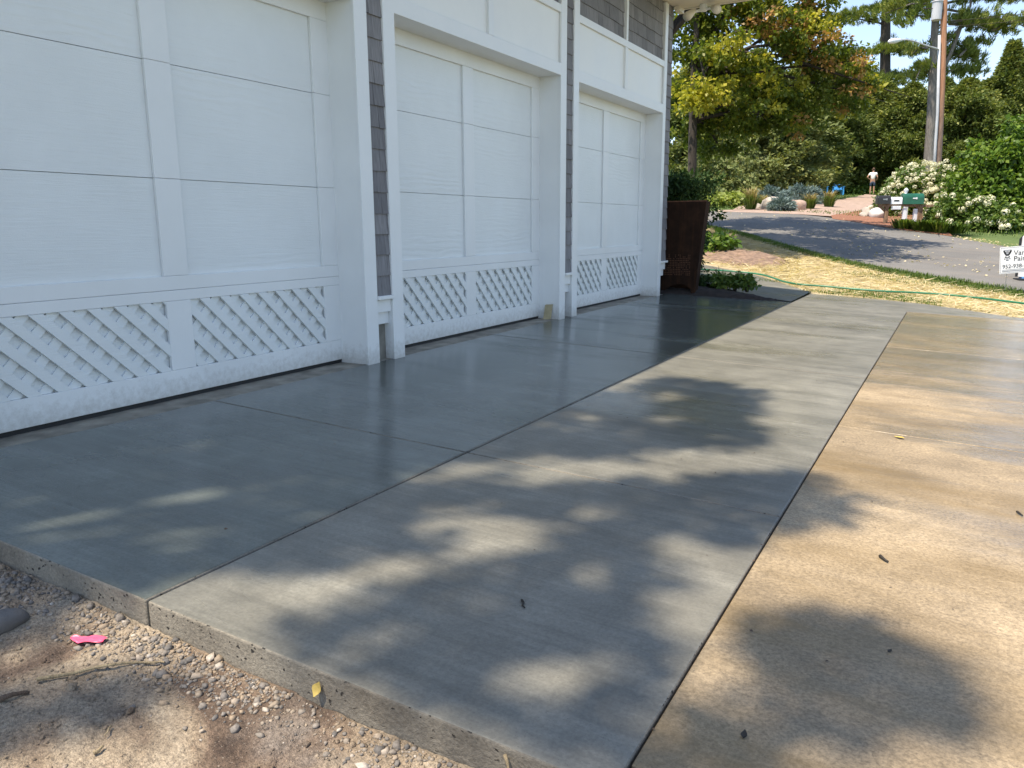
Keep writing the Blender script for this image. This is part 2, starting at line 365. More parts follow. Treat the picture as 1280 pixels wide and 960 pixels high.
# ------------------------------------------------------------------ ground, road, slabs
def to_xy(d, r): return CX + r * 0.8704 - d * 0.4932, r * 0.4923 + d * 0.8699
ds = np.concatenate([np.arange(-40, 4, 4), np.arange(4, 60, 0.8), np.arange(60, 140, 5), np.array([150, 200, 300, 500, 900])])
rs = np.concatenate([[-700, -300, -150], np.arange(-80, -24, 6), np.arange(-24, 30, 1.0), np.arange(30, 80, 6), [150, 300, 700]])
DD, RR = np.meshgrid(ds, rs, indexing='ij'); GX, GY = to_xy(DD, RR)
GZ = terrain(GX, GY) - 0.04
GZ = np.where(DD > 140, GZ.min() * 0 + terrain(*to_xy(np.full_like(RR, 140.), RR)), GZ)
GZ = np.where((GY < 6), GZ - 0.25, GZ)                    # hollow under the slabs and the fine soil sheet
ni, nj = DD.shape; idx = np.arange(ni * nj).reshape(ni, nj)
quads = np.stack([idx[:-1, :-1], idx[1:, :-1], idx[1:, 1:], idx[:-1, 1:]], -1).reshape(-1, 4)
struct(np_mesh('ground', np.stack([GX, GY, GZ], -1).reshape(-1, 3), quads[:, ::-1], M['lawn'], smooth=True))

def resample(P, n):
    P = np.asarray([tuple(p) for p in P], float); s = np.r_[0, np.cumsum(np.linalg.norm(np.diff(P[:, :2], axis=0), axis=1))]
    t = np.linspace(0, s[-1], n); return np.stack([np.interp(t, s, P[:, k]) for k in range(3)], -1)
def smooth_line(P, it=3):
    P = P.copy()
    for _ in range(it): P[1:-1] = (P[:-2] + 2 * P[1:-1] + P[2:]) / 4
    return P
def ribbon(name, A, B, mat, dz, na=80, nb=14, wob=0.0):
    A = smooth_line(resample(A, na), 4); B = smooth_line(resample(B, na), 4)
    if wob:
        for L in (A, B): L[:, :2] += np.stack([vnoise(np.c_[L[:, 0], L[:, 1], L[:, 2] * 0 + k], 1.1) for k in (1, 5)], -1) * wob
    t = np.linspace(0, 1, nb)[None, :, None]; G = A[:, None, :] * (1 - t) + B[:, None, :] * t
    G[..., 2] = terrain(G[..., 0], G[..., 1]) + dz
    idx = np.arange(na * nb).reshape(na, nb)
    q = np.stack([idx[:-1, :-1], idx[1:, :-1], idx[1:, 1:], idx[:-1, 1:]], -1).reshape(-1, 4)
    o = np_mesh(name, G.reshape(-1, 3), q, mat, smooth=True)
    if o.data.polygons[0].normal.z < 0: o.data.flip_normals()
    return struct(o)
near = [at(*p) for p in ((850, 281), (885, 284), (920, 291), (960, 302), (1000, 313), (1050, 326), (1100, 336), (1187, 350), (1240, 358), (1280, 366), (1340, 377))]
far = [at(*p) for p in ((850, 265), (880, 264.5), (920, 265.5), (960, 267), (1000, 269), (1050, 274.5), (1130, 288), (1190, 297), (1240, 306), (1280, 314), (1340, 326))]
ext = (near[-1] - near[-2]).normalized(); near.append(near[-1] + ext * 14); far.append(far[-1] + ext * 14)
ext = (near[0] - near[1]).normalized(); near.insert(0, near[0] + ext * 16 + Vector((-3, 0, 0))); far.insert(0, far[0] + ext * 16)
ribbon('road', near, far, M['asphalt'], 0.03)
e1 = [at(*p) for p in ((893, 264), (940, 262.5), (985, 260.5), (1015, 257), (1045, 251), (1068, 247), (1083, 243.5))]
e2 = [at(*p) for p in ((900, 265.5), (960, 267.5), (1012, 270), (1050, 273), (1078, 264), (1092, 254), (1099, 245))]
ribbon('neighbour_driveway', e1, e2, M['drive'], 0.035, wob=0.15)
m1 = [at(*p) for p in ((1040, 271), (1060, 267), (1080, 264), (1100, 262), (1150, 262))]
m2 = [at(*p) for p in ((1042, 275), (1070, 279), (1100, 284), (1130, 289), (1190, 297))]
ribbon('mulch_bed', m1, m2, M['mulch'], 0.04, wob=0.2)
m1 = [at(*p) for p in ((925, 258), (960, 254), (1000, 251), (1045, 249))]; m2 = [at(*p) for p in ((915, 264), (960, 263), (1000, 261), (1035, 256))]
ribbon('mulch_bed', m1, m2, M['drive'], 0.045, wob=0.2)
# straw-strewn lawn between slabs and road
s1 = [at(*p) for p in ((850, 281), (885, 286), (920, 294), (960, 306), (1000, 317), (1050, 330), (1100, 341), (1187, 357), (1280, 376), (1340, 388))]
s2 = [Vector(p) for p in ((-3.5, 14.6, 0), (-2.2, 14.8, 0), (-0.4, 14.6, 0), (0.6, 14.0, 0), (1.3, 13.2, 0), (1.9, 12.85, 0), (3.0, 12.66, 0), (3.65, 12.4, 0), (4.1, 11.95, 0), (4.6, 11.5, 0), (5.2, 11.3, 0), (6, 11.2, 0), (9, 11.1, 0))]
s2b = [p + Vector((0.02, 0.12 if p.x > 1.8 else 1.0, 0)) for p in s2]
ribbon('straw_lawn', s1, s2, M['straw'], 0.012, na=90, nb=40)

SL = 0.038
def slab(poly, z=0.0, th=0.13, mat='slab_in', bev=0.007, name='concrete_slab', edge=True):
    mb = MB(); n = len(poly)
    mb.add([(x, y, -SL * x + z) for x, y in poly] + [(x, y, -SL * x + z - th) for x, y in poly],
           [tuple(range(n))])
    mb.cur = 1
    b = len(mb.v) - 2 * n
    mb.f.append(tuple(range(2 * n - 1, n - 1, -1))); mb.mi.append(1)
    for i in range(n): mb.f.append((n + i, n + (i + 1) % n, (i + 1) % n, i)); mb.mi.append(1)
    return struct(mb.build(name, [M[mat], M['slab_edge' if edge else mat]], bevel=bev, seg=3))
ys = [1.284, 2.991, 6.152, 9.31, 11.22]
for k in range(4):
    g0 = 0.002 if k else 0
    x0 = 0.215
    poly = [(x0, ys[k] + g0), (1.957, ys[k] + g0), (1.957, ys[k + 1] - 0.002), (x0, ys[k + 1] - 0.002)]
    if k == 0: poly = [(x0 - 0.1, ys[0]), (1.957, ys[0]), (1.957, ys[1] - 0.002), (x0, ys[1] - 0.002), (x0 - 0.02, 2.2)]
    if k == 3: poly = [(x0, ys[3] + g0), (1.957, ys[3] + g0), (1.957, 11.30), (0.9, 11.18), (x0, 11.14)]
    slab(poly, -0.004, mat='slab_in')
yo = [1.284, 2.991, 6.152, 9.31]
for k in range(3):
    g0 = 0.002 if k else 0
    slab([(1.966, yo[k] + g0), (3.405, yo[k] + g0), (3.405, yo[k + 1] - 0.002), (1.966, yo[k + 1] - 0.002)], -0.005, mat='slab_out')
slab([(1.966, 9.312), (3.405, 9.312), (3.405, 11.24), (5.4, 11.22), (5.1, 11.42), (4.55, 11.62), (4.05, 12.1), (3.6, 12.5), (3.0, 12.72), (2.4, 12.85), (1.97, 12.92)], -0.005, mat='slab_out')
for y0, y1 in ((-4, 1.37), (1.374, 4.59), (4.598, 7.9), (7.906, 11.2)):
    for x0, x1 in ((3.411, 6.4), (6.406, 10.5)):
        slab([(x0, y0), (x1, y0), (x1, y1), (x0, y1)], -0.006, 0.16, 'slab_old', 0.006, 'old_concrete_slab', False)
# concrete walk that leaves past the corner bed
wa = [Vector((x, y, 0)) for x, y in ((1.955, 11.31), (1.3, 11.75), (0.6, 12.7), (-0.5, 13.6), (-2.2, 14.2))]
wb = [Vector((x, y, 0)) for x, y in ((1.955, 12.93), (1.45, 13.75), (0.75, 14.65), (-0.4, 15.3), (-2.2, 15.9))]
ribbon('walkway', wa, wb, M['slab_out'], 0.03, na=40, nb=10)
struct(MB().box(-6.9, 0.212, 0.95, 11.02, -0.3, -0.012).build('garage_floor', M['apron'], bevel=0.01))

# fine soil sheet before the slab edge
sx = np.arange(-2.6, 3.405, 0.0075); sy = np.arange(-0.9, 1.286, 0.0075)
SX, SY = np.meshgrid(sx, sy, indexing='ij'); SP = np.stack([SX, SY, SX * 0], -1).reshape(-1, 3)
def soil_h(P):
    P = np.asarray(P, float); edge = np.clip((1.284 - P[:, 1]) / 0.5, 0, 1)
    Q = np.c_[P[:, 0], P[:, 1], np.zeros(len(P))]
    h = -0.105 - 0.03 * edge - 0.030 * np.clip(P[:, 0], 0, 3.4) - 0.04 * np.clip(1.8 - P[:, 0], -1, 3) * -0.3
    return h + 0.030 * fbm(Q, 2.0, 3) + 0.016 * fbm(Q + 9, 11, 4) + 0.007 * fbm(Q + 3, 42, 3)
SZ = soil_h(SP)
ni, nj = SX.shape; idx = np.arange(ni * nj).reshape(ni, nj)
q = np.stack([idx[:-1, :-1], idx[1:, :-1], idx[1:, 1:], idx[:-1, 1:]], -1).reshape(-1, 4)
struct(np_mesh('soil', np.c_[SP[:, :2], SZ], q, M['soil'], smooth=True))

# gravel
def ico(sub=1):
    bm = bmesh.new(); bmesh.ops.create_icosphere(bm, subdivisions=sub, radius=1.0)
    v = np.array([p.co[:] for p in bm.verts]); f = np.array([[w.index for w in p.verts] for p in bm.faces]); bm.free(); return v, f
IV, IF = ico(1); IV2, IF2 = ico(2); IV3, IF3 = ico(3)
def rock_verts(base, size, seed, rough=0.35, rng=RNG):
    o = rng.random(3) * 40
    n = 1 + rough * fbm(base + o, 1.1, 2)[:, None]
    v = base * n * np.asarray(size); a = rng.random(3) * 6.28
    R = np.array(Matrix.Rotation(a[0], 3, 'Z') @ Matrix.Rotation((a[1] - 3.14) * 0.2, 3, 'X')); return v @ R.T
rng = np.random.default_rng(21); V = []; Fc = []; off = 0
def add_stone(x, y, s):
    global off
    sz = s * (0.7 + 0.6 * rng.random(3)) * (1, 1, 0.75)
    z = float(soil_h(np.array([[x, y, 0]]))[0]) + s * 0.15
    base, fa = (IV2, IF2) if s > 0.016 else (IV, IF)
    v = rock_verts(base, sz, 0, 0.9, rng) + (x, y, z); V.append(v); Fc.append(fa + off); off += len(v)
for _ in range(16000):
    x = rng.uniform(-0.9, 3.3); wide = 1.9 if x < 1.0 else (1.3 if x < 1.7 else 0.8)
    e = abs(rng.normal(0, 0.095)) * wide if rng.random() < 0.85 else rng.random() * 1.3
    nz = vnoise(np.array([[x, e, 0.]]), 4.0)[0]
    if rng.random() > (0.52 + 0.6 * nz if e < 0.2 * wide else 0.12 + 0.4 * max(0, nz)): continue
    y = 1.278 - 0.004 - e
    if y < -0.35: continue
    add_stone(x, y, min(0.0145, 0.0018 + rng.gamma(1.1, 0.0027 if x < 1.6 else 0.0021)))
tag(np_mesh('gravel', np.concatenate(V), np.concatenate(Fc), M['gravel'], smooth=False), 'loose grey and tan gravel along the foot of the slab edge', 'gravel', kind='stuff')

V = []; Fc = []; off = 0; XY = np.stack([rng.uniform(-0.7, 3.3, 9000), rng.uniform(-0.25, 1.27, 9000), np.full(9000, 3.0)], -1)
XY = XY[vnoise(XY, 4.0) < 0.25]; HZ_ = soil_h(XY)
for (x, y, _), z in zip(XY, HZ_):
    sz = 0.0016 + rng.gamma(1.5, 0.0013)
    v = rock_verts(IV, (sz, sz, sz * .8), 0, 0.9, rng) + (x, y, z + sz * .2); V.append(v); Fc.append(IF + off); off += len(v)
tag(np_mesh('soil_crumbs', np.concatenate(V), np.concatenate(Fc), M['soil']), 'small crumbs of brown earth over the bare soil', 'soil', kind='stuff')

# ------------------------------------------------------------------ garage
Y1, P, W, HZ, XF = 4.342, 3.157, 2.726, 2.468, 0.25
gar = thing('garage', 'grey shingled garage with three white carriage doors in a row', 'garage', (-3.3, 6.0, 0))
opens = [(Y1 + i * P - W, Y1 + i * P) for i in range(3)]
YN, YFAR, ZS = 0.95, 11.0, 3.90
cols = [(YN, opens[0][0]), (opens[0][1], opens[1][0]), (opens[1][1], opens[2][0]), (opens[2][1], YFAR)]
# shell
w = MB()
for i, (a, b) in enumerate(cols): w.box(-0.15, 0.20, a + (0.03 if i else 0), b - (0.03 if i < 3 else 0), 0.27, ZS)
for a, b in opens: w.box(-0.15, 0.20, a - .03, b + .03, HZ + 0.12, ZS)
w.box(-7, -0.15, YN, YN + 0.2, 0, ZS); w.box(-7, -0.15, YFAR - 0.2, YFAR, 0, ZS); w.box(-7.2, -7, YN, YFAR, 0, ZS)
for y in (YN + .004, YFAR - .004): w.prism([(-7.2, ZS), (0.2, ZS), (-3.3, 5.9)], 'y', y - 0.002, y + 0.002)
w.box(-7, 0.15, YN + .01, YFAR - .01, ZS - .05, ZS - .01)
w.build('wall', M['shingle'], gar)
for a, b in cols: MB().box(-0.15, 0.165, a + .01, b - .01, -0.25, 0.268).build('foundation', M['found'], gar)
# garage roof with deep eave
EX, EZ = 1.26, 3.92
r = MB()
yA, yB = 0.94, 11.16
sl = (6.45 - EZ) / (3.3 + EX)
r.prism([(EX, EZ), (EX, EZ + 0.14), (-3.3, 6.45 + 0.16), (-7.9, EZ + 0.14), (-7.9, EZ), (-3.3, 6.45)], 'y', yA, yB)
rf = r.build('roof', M['roof'], gar)
sf = MB(); sf.box(0.2, EX - 0.02, yA + .02, yB - .02, 3.885, 3.915); sf.box(EX - 0.02, EX + 0.004, yA - .004, yB + .004, 3.87, 4.075)
sf.box(0.26, EX - 0.021, yB - 0.018, yB + 0.006, 3.87, 3.99)
sf.box(0.26, 0.33, YFAR - .05, YFAR + .16, 3.82, 3.884)
sf.build('soffit', M['soffit'], gar, bevel=0.003)
# shingles
def shingle_field(mb, y0, y1, z0, z1, rng, x=0.20):
    n = max(1, round((z1 - z0) / 0.1505)); h = (z1 - z0) / n
    for k in range(n):
        zb = z0 + k * h; y = y0 - rng.uniform(0, 0.12)
        while y < y1 - 0.002:
            wd = rng.uniform(0.075, 0.21); a = max(y, y0); b = min(y + wd, y1) 
            if b - a > 0.012:
                dz = rng.uniform(-0.003, 0.003); t = rng.uniform(0.014, 0.019)
                a2, b2 = a + 0.0015, b - 0.0015; zt = min(zb + h + 0.012, z1)
                mb.hexa([(x, a2, zb + dz), (x + t, a2, zb + dz), (x + t, b2, zb + dz), (x, b2, zb + dz), (x, a2, zt), (x + 0.004, a2, zt), (x + 0.004, b2, zt), (x, b2, zt)])
            y += wd
rng = np.random.default_rng(5)
TR = 0.128   # casing board
stripw = []
for i, (a, b) in enumerate(cols):
    y0 = a + (TR if i else 0.0); y1 = b - (TR if i < 3 else 0.0)
    if i == 3: y0 = a + 0.105
    sh = MB(); shingle_field(sh, y0, y1, 0.475, ZS, rng, 0.224); sh.build('shingle_siding', M['shingle'], gar)
    s = MB(); s.box(0.165, 0.268, y0 + .001, y1 - .001 + (0.02 if i == 3 else 0), 0.449, 0.476); s.build('sill', M['white'], gar, bevel=0.003)
    s = MB(); s.box(0.165, 0.232, y0 + .001, y1 - .001, 0.352, 0.447); s.box(0.165, 0.206, y0 + .001, y1 - .001, 0.262, 0.350); s.build('skirt_board', M['white'], gar, bevel=0.003)
# casings (jambs), headers, panels
for i, (a, b) in enumerate(opens):
    for side in (0, 1):
        c = MB(); top = 3.868
        wd = 0.105 if (i == 2 and side) else TR
        if side: y0, y1 = b, b + wd
        else: y0, y1 = a - wd, a
        zb = -0.012
        c.box(-0.05, XF - 0.022, y0 + (0.001 if side else 0.001), y1 - 0.001, zb, top)
        c.build('jamb', M['white'], gar, bevel=0.002)
        c = MB(); c.box(XF - 0.0215, XF, y0 - (0.004 if side else 0), y1 + (0 if side else 0.004), zb - 0.004, top); c.build('casing', M['white'], gar, bevel=0.004)
    hd = MB(); hd.box(-0.05, XF - 0.022, a + .001, b - .001, HZ + 0.002, HZ + 0.10); hd.box(XF - 0.0215, XF - .001, a + .001, b - .001, HZ, 2.583)
    hd.build('header', M['white'], gar, bevel=0.003)
    mid = (a + b) / 2
    pn = MB(); pn.box(0.2, 0.222, a + .001, b - .001, 2.585, 3.06); pn.build('upper_panel', M['panelw'], gar)
    ra = MB(); ra.box(0.2, XF - .002, a + .001, b - .001, 3.06, 3.135); ra.box(0.2, XF - 0.004, mid - 0.042, mid + 0.042, 2.584, 3.059)
    ra.box(0.2, XF - 0.004, mid - 0.030, mid + 0.030, 3.136, 3.868); ra.build('panel_rail', M['white'], gar, bevel=0.003)
    for y0, y1 in ((a, mid - 0.032), (mid + 0.032, b)):
        sh = MB(); shingle_field(sh, y0 + .002, y1 - .002, 3.137, ZS, rng); sh.build('shingle_siding', M['shingle'], gar)
# doors
def garage_door(a, b, rng):
    S = 0.6236; mid = (a + b) / 2
    a -= 0.02; b += 0.008
    lab = None
    d = MB().box(-0.075, -0.045, a, b, 0.012, 4 * S + .03).build('garage_door', M['door'], gar)
    d2 = []
    st = 0.165
    def child(mb, name, m, bev=0.003, **k):
        o = mb.build(name, m, d if False else None, bevel=bev, **k); place(o, d) if d.name in WLOC else None; return o
    # panels, section by section (fine shadow gap between sections)
    for k in range(4):
        z0, z1 = k * S + (0.016 if k == 0 else 0.0006), (k + 1) * S - 0.0006
        p = MB(); p.box(-0.045, -0.030 if k == 0 else -0.021, a + .01, b - .01, z0 + .001, z1 - .001); child(p, 'door_section', M['door'], 0.0012)
        f = MB()
        y0, y1, m0, m1 = b - st, b - 0.001, mid - 0.083, mid + 0.083
        if k == 0:
            f.box(-0.030, 0, a, b, 0.014, 0.160); f.box(-0.030, 0, a, b, 0.562, z1)
            for u, w_ in ((a, a + st), (m0, m1), (y0, b)): f.box(-0.021, -0.0005, u, w_, 0.1605, 0.5615)
        elif k == 1:
            f.box(-0.021, 0, a, b, z0, 0.705)
            for u, w_ in ((a, a + st), (m0, m1), (y0, b)): f.box(-0.021, -0.0005, u, w_, 0.7055, z1)
        elif k == 3:
            f.box(-0.021, 0, a, b, 2.352, z1)
            for u, w_ in ((a, a + st), (m0, m1), (y0, b)): f.box(-0.021, -0.0005, u, w_, z0, 2.3515)
        else:
            for u, w_ in ((a, a + st), (m0, m1), (y0, b)): child(MB().box(-0.021, -0.0005, u, w_, z0, z1), 'stile', M['white'], 0.003)
        if f.v: child(f, 'door_frame', M['white'], 0.003)
        if k == 0:
            for q0, q1 in ((a + st, m0), (m1, y0)):
                la = MB(); zb, zt = 0.1605, 0.5615; sp = 0.150; hw = 0.0255
                def strips(sgn, x0, x1):
                    L = (q1 - q0) + (zt - zb); n = int(L / sp) + 2
                    for j in range(-1, n):
                        c = j * sp + 0.05
                        # strip: points (y,z) with (y-q0) + sgn*(z-zb) = c (sgn=+1 falls to the right)
                        poly = clip_strip(c, hw * 1.414, sgn, q0, q1, zb, zt)
                        if poly: la.prism(poly, 'x', x0, x1)
                def clip_strip(c, h, sgn, q0, q1, zb, zt):
                    P_ = [(q0, zb), (q1, zb), (q1, zt), (q0, zt)]
                    f_ = lambda p: (p[0] - q0) + ((p[1] - zb) if sgn > 0 else (zt - p[1]))
                    for lim, keep in ((c - h, 1), (c + h, -1)):
                        out = []
                        for i in range(len(P_)):
                            A, B = P_[i], P_[(i + 1) % len(P_)]; fa, fb = (f_(A) - lim) * keep, (f_(B) - lim) * keep
                            if fa >= 0: out.append(A)
                            if fa * fb < 0: t = fa / (fa - fb); out.append((A[0] + (B[0] - A[0]) * t, A[1] + (B[1] - A[1]) * t))
                        P_ = out
                        if len(P_) < 3: return None
                    return P_
                strips(-1, -0.0298, -0.0172); strips(1, -0.0171, -0.001)
                child(la, 'lattice', M['door'], 0.0015)
    MB()
    s = MB().box(-0.06, -0.012, a, b, -0.0115, 0.0135); child(s, 'bottom_seal', M['dark'], 0)
    return d
for a, b in opens: garage_door(a, b, rng)
# twin flood lights under the eave corner
fl = MB(); fl.tube([(0.62, 11.08, 3.885), (0.62, 11.08, 3.80)], 0.05, 14); fl.tube([(0.62, 11.08, 3.82), (0.52, 11.04, 3.80)], 0.018); fl.tube([(0.62, 11.08, 3.82), (0.74, 11.06, 3.82)], 0.018)
flo = fl.build('floodlight', M['white'], gar, smooth=False)
for p, d in (((0.50, 11.03, 3.80), (-0.08, -0.16, -0.12)), ((0.76, 11.05, 3.82), (0.12, -0.14, -0.08))):
    p = Vector(p); d = Vector(d) * 0.75
    l = MB().tube([p - d * 0.3, p, p + d * 0.45, p + d * 0.75, p + d], [0.02, 0.035, 0.052, 0.06, 0.056], 16).build('lamp_head', M['soffit'], None, smooth=True); place(l, flo)

# wood block left against the second door's jamb
wb_ = MB().obox((0.125, 7.468, 0.068), (0.042, 0.0, 0.004), (0.001, 0.011, 0.002), (0.006, 0.010, 0.078)).build('wood_block', simple('raw_wood', (0.42, 0.36, 0.22), 0.8, 0.2, 12, 0.2), bevel=0.002)
tag(wb_, 'small tan wood block leaning on the white jamb beside the middle garage door', 'wood block')

# ------------------------------------------------------------------ foliage tools
def unit(a): return a / np.maximum(np.linalg.norm(a, axis=-1, keepdims=True), 1e-9)
def rand_dir(n, rng): return unit(rng.normal(size=(n, 3)))
def leaf_arrays(Pc, U, Nn, L, Wd, fold=0.18):
    """kite leaves: base Pc, direction U, facing Nn, length L, width Wd -> (n*4,3)"""
    U = unit(U); S = unit(np.cross(Nn, U)); Nn = np.cross(U, S); L = L[:, None]; Wd = Wd[:, None]
    tip = Pc + U * L; m = Pc + U * L * 0.42 - Nn * L * fold * 0.3
    return np.stack([Pc, m + S * Wd * 0.5 + Nn * L * fold * 0.5, tip, m - S * Wd * 0.5 + Nn * L * fold * 0.5], 1).reshape(-1, 3)
def leaves_obj(name, V, mat, parent, mi=None):
    n = len(V) // 4; return np_mesh(name, V, np.arange(n * 4).reshape(n, 4), mat, parent, mi=mi)
def broad_leaves(C, rad, n_per, size, rng, updir=0.5, flat=0.7):
    """clumps of broad leaves; C (k,3) centres"""
    k = len(C); rad = np.broadcast_to(rad, (k,))
    o = rand_dir(k * n_per, rng) * (rng.random((k * n_per, 1)) ** 0.5); o[:, 2] *= flat
    Pc = np.repeat(C, n_per, 0) + o * np.repeat(rad, n_per)[:, None]
    U = unit(o * 0.8 + rng.normal(size=o.shape) * 0.5 + (0, 0, -0.35)); Nn = unit(rng.normal(size=o.shape) * 0.6 + o * 0.4 + (0, 0, updir))
    L = size * (0.65 + 0.7 * rng.random(len(Pc))); return leaf_arrays(Pc, U, Nn, L, L * 0.72)
def spray_leaves(C, D, rad, n_per, L0, W0, rng, droop=0.2):
    """conifer sprays: narrow blades that fan out along D from each clump centre"""
    k = len(C); n = k * n_per; Dn = np.repeat(unit(D), n_per, 0)
    o = rand_dir(n, rng) * (rng.random((n, 1)) ** 0.6) * rad
    Pc = np.repeat(C, n_per, 0) + o
    U = unit(Dn + rng.normal(size=(n, 3)) * 0.55 + (0, 0, -droop)); Nn = unit(rng.normal(size=(n, 3)) * 0.5 + (0, 0, 0.8) + Dn * 0.3)
    L = L0 * (0.6 + 0.8 * rng.random(n)); return leaf_arrays(Pc, U, Nn, L, W0 * (0.7 + 0.6 * rng.random(n)), 0.1)
def trunk_mesh(name, mat, parent, pts, rad, limbs=(), n=10):
    mb = MB(); mb.tube(pts, rad, n)
    for lp, lr in limbs: mb.tube(lp, lr, 6)
    return mb.build(name, mat, parent, smooth=True)
def bark(name, c): 
    m, nt, b = new_mat(name); v = coords(nt, (9, 9, 1.5)); f = noise(nt, v, 2.0, 6, 0.65)
    setc(nt, b, ramp(nt, f, [(0.3, tuple(x * 0.5 for x in c)), (0.7, tuple(x * 1.3 for x in c))])); rough_(nt, b, 0.95); bump(nt, b, f, 0.9, 0.05); return m
M['bark_grey'] = bark('grey_pine_bark', (0.19, 0.172, 0.16)); M['bark_dark'] = bark('dark_bark', (0.055, 0.045, 0.038))
LF = {}
LF['cedar'] = leaf_mat('cedar_foliage', (0.055, 0.092, 0.024), (0.145, 0.185, 0.048), (0.31, 0.325, 0.085), 0.34, 0.6, 0.35)
LF['cedar_light'] = leaf_mat('pale_cedar_foliage', (0.10, 0.135, 0.045), (0.19, 0.225, 0.075), (0.27, 0.28, 0.10), 0.3, 0.6, 0.4)
LF['pine'] = leaf_mat('pine_needles', (0.085, 0.14, 0.035), (0.20, 0.25, 0.05), (0.32, 0.33, 0.075), 0.35, 0.5, 0.3)
LF['pine_dark'] = leaf_mat('dark_pine_needles', (0.028, 0.060, 0.028), (0.055, 0.105, 0.045), (0.10, 0.15, 0.05), 0.2, 0.5, 0.3)
LF['maple_green'] = leaf_mat('green_maple_leaf', (0.065, 0.11, 0.018), (0.15, 0.20, 0.03), (0.25, 0.27, 0.04), 0.55, 0.45, 0.7)
LF['maple_yellow'] = leaf_mat('yellow_maple_leaf', (0.24, 0.27, 0.03), (0.42, 0.41, 0.045), (0.55, 0.48, 0.08), 0.45, 0.45, 0.8)
LF['maple_orange'] = leaf_mat('orange_maple_leaf', (0.24, 0.18, 0.04), (0.46, 0.26, 0.09), (0.58, 0.37, 0.19), 0.4, 0.45, 0.8)
LF['shrub'] = leaf_mat('bright_shrub_leaf', (0.055, 0.115, 0.016), (0.12, 0.21, 0.028), (0.22, 0.30, 0.045), 0.4, 0.4, 0.8)
LF['yew'] = leaf_mat('dark_evergreen_leaf', (0.016, 0.04, 0.012), (0.035, 0.075, 0.018), (0.06, 0.11, 0.025), 0.3, 0.8, 1.5)
LF['hyd'] = leaf_mat('hydrangea_leaf', (0.05, 0.10, 0.018), (0.10, 0.17, 0.03), (0.2, 0.25, 0.05), 0.35, 0.45, 1.2)
LF['bloom'] = leaf_mat('hydrangea_petal', (0.62, 0.62, 0.42), (0.76, 0.74, 0.58), (0.82, 0.80, 0.70), 0.3, 0.6, 1.0)
LF['spruce'] = leaf_mat('blue_spruce_needle', (0.08, 0.13, 0.13), (0.17, 0.24, 0.24), (0.28, 0.35, 0.34), 0.15, 0.6, 1.0)
LF['plume'] = leaf_mat('tan_grass_plume', (0.26, 0.23, 0.08), (0.40, 0.33, 0.15), (0.52, 0.40, 0.24), 0.4, 0.6, 1.0)
LF['blade'] = leaf_mat('green_grass_blade', (0.05, 0.10, 0.015), (0.10, 0.17, 0.03), (0.22, 0.26, 0.06), 0.4, 0.5, 1.0)
LF['lime'] = leaf_mat('lime_hosta_leaf', (0.16, 0.22, 0.03), (0.28, 0.34, 0.07), (0.42, 0.46, 0.16), 0.4, 0.4, 2.0)
LF['strawb'] = leaf_mat('dry_straw_blade', (0.46, 0.38, 0.23), (0.66, 0.57, 0.36), (0.80, 0.73, 0.52), 0.3, 0.6, 2.0)

# ------------------------------------------------------------------ cedars behind the road
def cedar(u, d, h, r, label, mat='cedar', seed=0, group='cedars in the hedge beyond the road', n=None, leafL=0.26, leafW=0.12, squat=1.25, base=0.03):
    rng = np.random.default_rng(seed + 100)
    b = on_ground(u, d); t = thing('cedar_tree', label, 'tree', b, group)
    n = n or int(150 * r * h / 3.2)
    hh = base + (1 - base) * rng.random(n) ** 0.9; ang = rng.random(n) * 2 * math.pi
    lob = 1 + 0.26 * np.sin(ang * 3 + hh * 9 + seed) + 0.20 * np.sin(ang * 5 - hh * 17 + seed * 2) + 0.18 * np.sin(ang * 2 + hh * 31 + seed)
    rad = r * np.clip(1 - hh ** squat, 0.03, 1) * lob * np.clip(0.55 + hh * 3, 0, 1) * rng.uniform(0.45, 1.0, n) ** 0.5
    C = np.stack([b.x + rad * np.cos(ang), b.y + rad * np.sin(ang), b.z + hh * h], -1); D = np.stack([np.cos(ang), np.sin(ang), 0.25 + 0 * ang], -1)
    V = spray_leaves(C, D, 0.36, 34, leafL, leafW, rng, 0.15)
    leaves_obj('crown', V, LF[mat], t)
    trunk_mesh('trunk', M['bark_dark'], t, [b - Vector((0, 0, .2)), b + Vector((0.05, 0, h * 0.5)), b + Vector((0, 0, h * 0.95))], [0.2, 0.12, 0.02])
    return t
